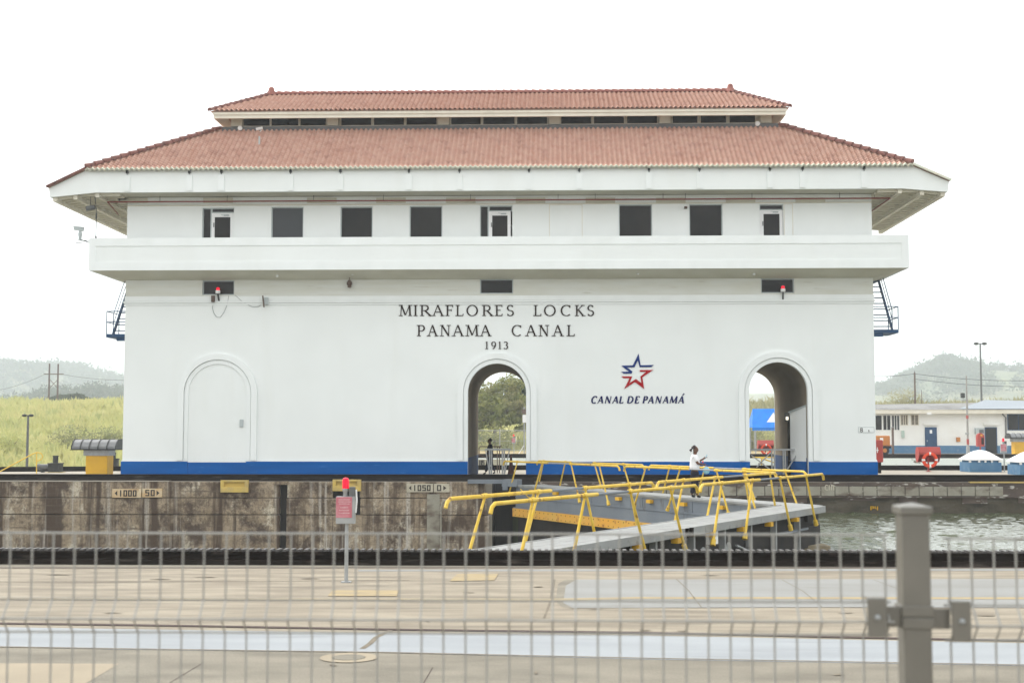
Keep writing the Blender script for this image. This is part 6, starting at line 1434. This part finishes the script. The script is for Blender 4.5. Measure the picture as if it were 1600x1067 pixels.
# red call box
Yc = 124; xc_ = ax(1531.5, 690, Yc); t = thing('call_box', (xc_, Yc, 0), 'dark red call box on a post left of the black doorway', 'call box'); MB().tube([(xc_, Yc, .01), (xc_, Yc, 1.0)], .07, 8).build('post', RED, t); zc0, zc1 = az(1531, 697.5, Yc), az(1531, 682, Yc); w_ = .33
MB().prism([(xc_ - w_, zc0), (xc_ + w_, zc0), (xc_ + w_, zc1)] + [(xc_ + w_ * math.cos(R(180 * k / 8)), zc1 + w_ * math.sin(R(180 * k / 8))) for k in range(1, 8)] + [(xc_ - w_, zc1)], Yc - .2, Yc + .2).build('box', RED, t); MB().box(xc_ + .05, xc_ + .27, Yc - .215, Yc - .2, zc0 + .2, zc1 - .1).build('recess', DARK, t); MB().box(xc_ - .02, xc_ + .15, Yc - .215, Yc - .2, zc1 + .05, zc1 + .2).build('label_plate', YELBOX, t)
ventilator(1574, 1650, 677, 684, 690, 707, 121, 'yellow ventilator with pale ribbed hood at the right edge of the far quay', (1581, 1640), (1583, 1638), 0, 9)
# poles behind the building
lamp_twin(1531.5, 537, 165, 2.0, 'tall twin-headed lamp post above the low building', .26, .10, .5)
def upole(px, pyt, Y, label, m=BROWN, r=.12, arms=()):
    p = at(px, pyt, Y); zb = float(bank_h(np.array([p.x]), np.array([Y]))[0]); t = thing('utility_pole', (p.x, Y, zb - .2), label, 'pole')
    MB().tube([(p.x, Y, zb - .2), (p.x, Y, p.z)], [r * 1.3, r], 8).build('pole', m, t, smooth=True)
    for (dz, w) in arms: MB().bar((p.x - w, Y, p.z - dz), (p.x + w, Y, p.z - dz), .1, .12).build('cross_arm', m, t)
    MB().tube([(p.x, Y, p.z), (p.x, Y, p.z + .25)], .04, 6).build('pole_cap', VENT, t)
upole(1429, 582, 190, 'wooden utility pole on the bank above the low building', arms=())
upole(1440, 612, 200, 'short thin pole right of the utility pole on the bank', r=.05)
upole(57, 622, 330, 'small distant power pole left of the twin poles', r=.1, arms=((.6, 1.2), (1.6, 1.4), (2.6, 1.4)))
hp = thing('power_pylon', (ax(83, 620, 255), 255, 5), 'twin-pole wooden power line frame on the grass hill', 'power line')
for (px, py0, py1) in ((77.5, 568, 641), (91, 568.5, 637)):
    p = at(px, py0, 255); MB().tube([(p.x, 255, 3.5), (p.x, 255, p.z)], [.2, .16], 8).build('pole', mat('dark_pole_wood', (.09, .055, .05), rough=.8), hp, smooth=True)
MB().bar(at(69, 584.5, 255), at(99.5, 584.5, 255), .18, .2).build('cross_arm', BROWN, hp); MB().bar(at(78, 593, 255), at(90, 606, 255), .08, .1).bar(at(90, 593, 255), at(78, 606, 255), .08, .1).build('brace', BROWN, hp)
def wire(pa, pb, Ya, Yb, sag, label):
    A, B = at(*pa, Ya), at(*pb, Yb); pts = [A.lerp(B, k / 12) - Vector((0, 0, sag * 4 * (k / 12) * (1 - k / 12))) for k in range(13)]
    tag(MB().tube(pts, .035, 5).build('power_line', VENT, org=tuple(A)), label, 'power line')
wire((99, 585), (240, 592), 255, 255, .6, 'power line running right from the twin poles'); wire((69, 585), (-60, 612), 255, 250, 1.2, 'power line running left from the twin poles')
wire((1429, 584), (1720, 588), 190, 190, .8, 'upper power line crossing the hill at right'); wire((1429, 592), (1720, 598), 190, 190, .8, 'lower power line crossing the hill at right')
wire((1429, 584), (1300, 581), 190, 190, .5, 'power line running left from the utility pole')

# ================================================================== SEEN THROUGH THE ARCHES
# chain-link fence beyond the second lock
Yf = 150; fx0, fx1 = ax(700, 690, Yf), ax(1240, 690, Yf); ft = az(776, 672.5, Yf)
t = thing('chain_link_fence', ((fx0 + fx1) / 2, Yf, 0), 'chain-link fence with pale posts in front of the trees beyond the archways', 'fence')
for k in range(13): x = ax(781, 690, Yf) + (k - 3) * 3.2; MB().tube([(x, Yf, -.05), (x, Yf, ft + .25)], .06, 8).build('fence_post', GALV, t)
MB().tube([(fx0, Yf, ft), (fx1, Yf, ft)], .045, 6).tube([(fx0, Yf, ft * .5), (fx1, Yf, ft * .5)], .02, 6).tube([(fx0, Yf, .1), (fx1, Yf, .1)], .035, 6).build('fence_rail', GALV, t)
V = []; Fm = []; k = 0
for dr in (1, -1):
    for i in range(int((fx1 - fx0) / .16)):
        x = fx0 + i * .16; a = (x, x + dr * ft); V += [(a[0] - .007, Yf, .1), (a[0] + .007, Yf, .1), (a[1] + .007, Yf + .01, ft), (a[1] - .007, Yf + .01, ft)]; Fm.append((k, k + 1, k + 2, k + 3)); k += 4
tag(np_obj('mesh', V, Fm, GALV, t), kind='stuff')
struct('dry_grass_strip', MB().flat([(-24.9, 128), (28, 128), (28, 150), (-24.9, 150)], .012), DRYG)
# stop-style sign on a post at the right of the centre arch
p = at(819, 643, 120); t = thing('sign_post', (p.x, 120, 0), 'red round sign above a white plate at the right of the centre archway view', 'sign')
MB().tube([(p.x, 120, .01), (p.x, 120, p.z + .4)], .05, 8).build('post', GALV, t); MB().tube([(p.x, 119.93, p.z), (p.x, 119.9, p.z)], .24, 16).build('round_sign', BROWN, t); a, c = at(816.5, 660, 119.9), at(822, 648, 119.9); MB().box(a.x, c.x, 119.88, 119.92, a.z, c.z).build('plate', WPAINT, t)
MB().bar((p.x, 120, 1.0), (p.x - .6, 120, .01), .06, .06).build('stay', WPAINT, t)
# pale number board on the far chamber wall: 105
a, c = at(745, 727, 110.4), at(765, 717.5, 110.4); t = thing('distance_plaque', (a.x, 110.4, a.z), 'pale plaque reading 105 across the second lock', 'sign', 'distance plaques')
q_ = MB().box(a.x, ax(790, 720, 110.4), 110.36, 110.43, a.z, c.z).build('plate', PLAQ2, t); digits('105', 747.5, 757, 719.5, 726, 110.35, q_, th=.09)
# blue canopy
Yt = 122; t0x, t1x = ax(1171, 650, Yt), ax(1236, 650, Yt); zt0, zt1, zt2 = az(1190, 668, Yt), az(1190, 664, Yt), az(1190, 638.5, Yt)
t = thing('canopy_tent', ((t0x + t1x) / 2, Yt, 0), 'bright blue canopy tent seen through the right archway', 'tent')
xm_ = t0x + .4
MB().add([(t0x, Yt - 1.6, zt0), (t1x, Yt - 1.6, zt0), (t1x, Yt + 1.6, zt0), (t0x, Yt + 1.6, zt0), (t0x + .3, Yt, zt2), (t1x - .3, Yt, zt2)], [(0, 1, 5, 4), (1, 2, 5), (2, 3, 4, 5), (3, 0, 4)]).build('roof_sheet', TARP, t)
b = MB(); n = 16
for k in range(n):
    x = t0x + (t1x - t0x) * k / n; x2 = t0x + (t1x - t0x) * (k + 1) / n; b.add([(x, Yt - 1.61, zt0), (x2, Yt - 1.61, zt0), (x2, Yt - 1.58, zt0 - .22), ((x + x2) / 2, Yt - 1.6, zt0 - .30), (x, Yt - 1.58, zt0 - .22)], [(0, 4, 3, 2, 1)])
b.build('valance', TARP, t)
for x in (t0x + .3, t1x - .3):
    for y in (Yt - 1.5, Yt + 1.5): MB().tube([(x, y, .01), (x, y, zt0)], .05, 8).build('leg', GALV, t)
a = at(1206, 656, Yt - 1.0); MB().add([(a.x - .5, Yt - 1.15, a.z - .2), (a.x + .6, Yt - 1.15, a.z - .2), (a.x + .2, Yt - .75, a.z + .7)], [(0, 1, 2)]).build('white_print', WPAINT, t)
# yellow barrier rail on the far quay behind the right archway
t = thing('quay_railing', (ax(1190, 715, 78), 76.5, 0), 'yellow sloping rail on the far edge behind the right archway', 'railing')
MB().tube([at(1176, 714.5, 76.3), at(1196, 714.5, 76.3), at(1240, 714.5, 76.3)], .04, 6).tube([at(1188, 715, 76.2), at(1225, 728, 76.2)], .04, 6).tube([at(1190, 714, 76.3), (ax(1190, 720, 76.3), 76.3, .27)], .04, 6).build('rail', YEL, t)

# ================================================================== FOREGROUND MESH FENCE
YN = 3.03
def fence_panel(px_end, n, sgn, ytop_px, label, yfold):
    """vertical wires counted from px_end outwards; sgn -1 runs to the left"""
    x0 = ax(px_end, 900, YN); sp = .0500; zt = az(px_end, ytop_px, YN); zb = .06
    z_u, z_m, z_l = [az(px_end, y, YN) for y in yfold]
    t = thing('wire_fence', (x0 + sgn * n * sp / 2, YN, .0), label, 'fence', 'wire mesh fence')
    def wire_mesh(x):
        pts = [(x, YN, zt + .003), (x, YN, z_u), (x, YN - .035, z_m), (x, YN, z_l)]
        z = z_l - .62
        for zz in (z + .04, z, z - .04): pts.append((x, YN - (.035 if zz == z else 0), zz))
        pts += [(x, YN, zb)]; return MB().tube(pts, .0023, 6)
    w0 = wire_mesh(x0).build('vertical_wire', WIREM, t)
    for k in range(1, n):
        c = w0.copy(); COL.objects.link(c); c.parent = t; c.location = (sgn * k * sp, 0, 0); c.rotation_euler = (0, random.uniform(-.0008, .0008), 0); ORG[c] = ORG[t]
    xa, xb = x0 - sgn * .012, x0 + sgn * (n * sp)
    for k, (z, dy) in enumerate(((zt, 0), (z_u, 0), (z_m, -.035), (z_l, 0), (z_l - .58, 0), (z_l - .62, -.035), (z_l - .66, 0), (.12, 0))):
        MB().tube([(xa, YN + dy + .0062, z), (xb, YN + dy + .0062, z)], .0028, 6).build('horizontal_wire', WIREM, t)
fence_panel(1383, 58, -1, 835.5, 'grey wire mesh fence panel left of the post', (940.5, 968.5, 992.5))
fence_panel(1483.5, 22, 1, 841, 'grey wire mesh fence panel right of the post', (946, 975, 1000))
pc = at(1431, 900, YN - .02); hw = .031
t = thing('fence_post', (pc.x, YN - .02, 0), 'square grey fence post with pyramid cap and two clamps', 'fence post')
yc = YN - .0
zc = az(1431, 800, YN - .03)
MB().box(pc.x - hw, pc.x + hw, yc - hw, yc + hw, .001, zc).build('shaft', FENCEM, t, bevel=.004)
cw_ = hw + .0055; cz0 = az(1431, 804, YN - .03); cz1 = az(1431, 791.5, YN - .03); cz2 = az(1431, 784.5, YN)
MB().add([(pc.x + sx * cw_, yc + sy * cw_, z) for z in (cz0, cz1) for sx, sy in ((-1, -1), (1, -1), (1, 1), (-1, 1))] + [(pc.x, yc, cz2)], [(0, 1, 5, 4), (1, 2, 6, 5), (2, 3, 7, 6), (3, 0, 4, 7), (4, 5, 8), (5, 6, 8), (6, 7, 8), (7, 4, 8), (3, 2, 1, 0)]).build('cap', FENCEM, t, bevel=.003)
zb0, zb1 = az(1431, 983, YN - .04), az(1431, 947, YN - .04)
MB().box(pc.x - hw - .004, pc.x + hw + .004, yc - hw - .004, yc + hw + .004, zb0, (zb0 + zb1) / 2 - .001).box(pc.x - hw - .004, pc.x + hw + .004, yc - hw - .004, yc + hw + .004, (zb0 + zb1) / 2 + .001, zb1).build('clamp_band', FENCEM, t, bevel=.002)
for (xa, xb, ya, yb, ca, cb, cya, cyb) in ((1380, 1411, 947, 979, 1353, 1381.5, 932, 993), (1451, 1484, 950, 982, 1484, 1512, 937, 1000)):
    A, B = at(xa, yb, yc - .02), at(xb, ya, yc - .02); MB().box(A.x, B.x, yc - .022, yc - .014, A.z, B.z).build('clamp_arm', FENCEM, t, bevel=.001)
    A, B = at(ca, cyb, yc - .025), at(cb, cya, yc - .025); c_ = MB().box(A.x, B.x, yc - .048, yc - .040, A.z, B.z).box(A.x, B.x, yc - .0395, yc - .0135, B.z - .006, B.z).build('clamp_plate', FENCEM, t, bevel=.002)
    MB().ball(((A.x + B.x) / 2, yc - .049, (A.z + B.z) / 2), .0075, 8).build('bolt_head', GALV, c_, smooth=True)

# ================================================================== HAZE
hz = MB().box(-3990, 3990, -130, 4190, -13.5, 230).build('haze', None); hz['kind'] = 'stuff'; tag(hz, 'pale humid haze over the whole place', 'haze')
hm = bpy.data.materials.new('haze_air'); hm.use_nodes = True; nt = hm.node_tree; nt.nodes.clear()
ho = nt.nodes.new('ShaderNodeOutputMaterial'); pv = nt.nodes.new('ShaderNodeVolumePrincipled')
pv.inputs['Color'].default_value = (.89, .955, 1.0, 1); pv.inputs['Density'].default_value = .0005; pv.inputs['Anisotropy'].default_value = .2
nt.links.new(pv.outputs[0], ho.inputs['Volume']); hz.data.materials.append(hm)
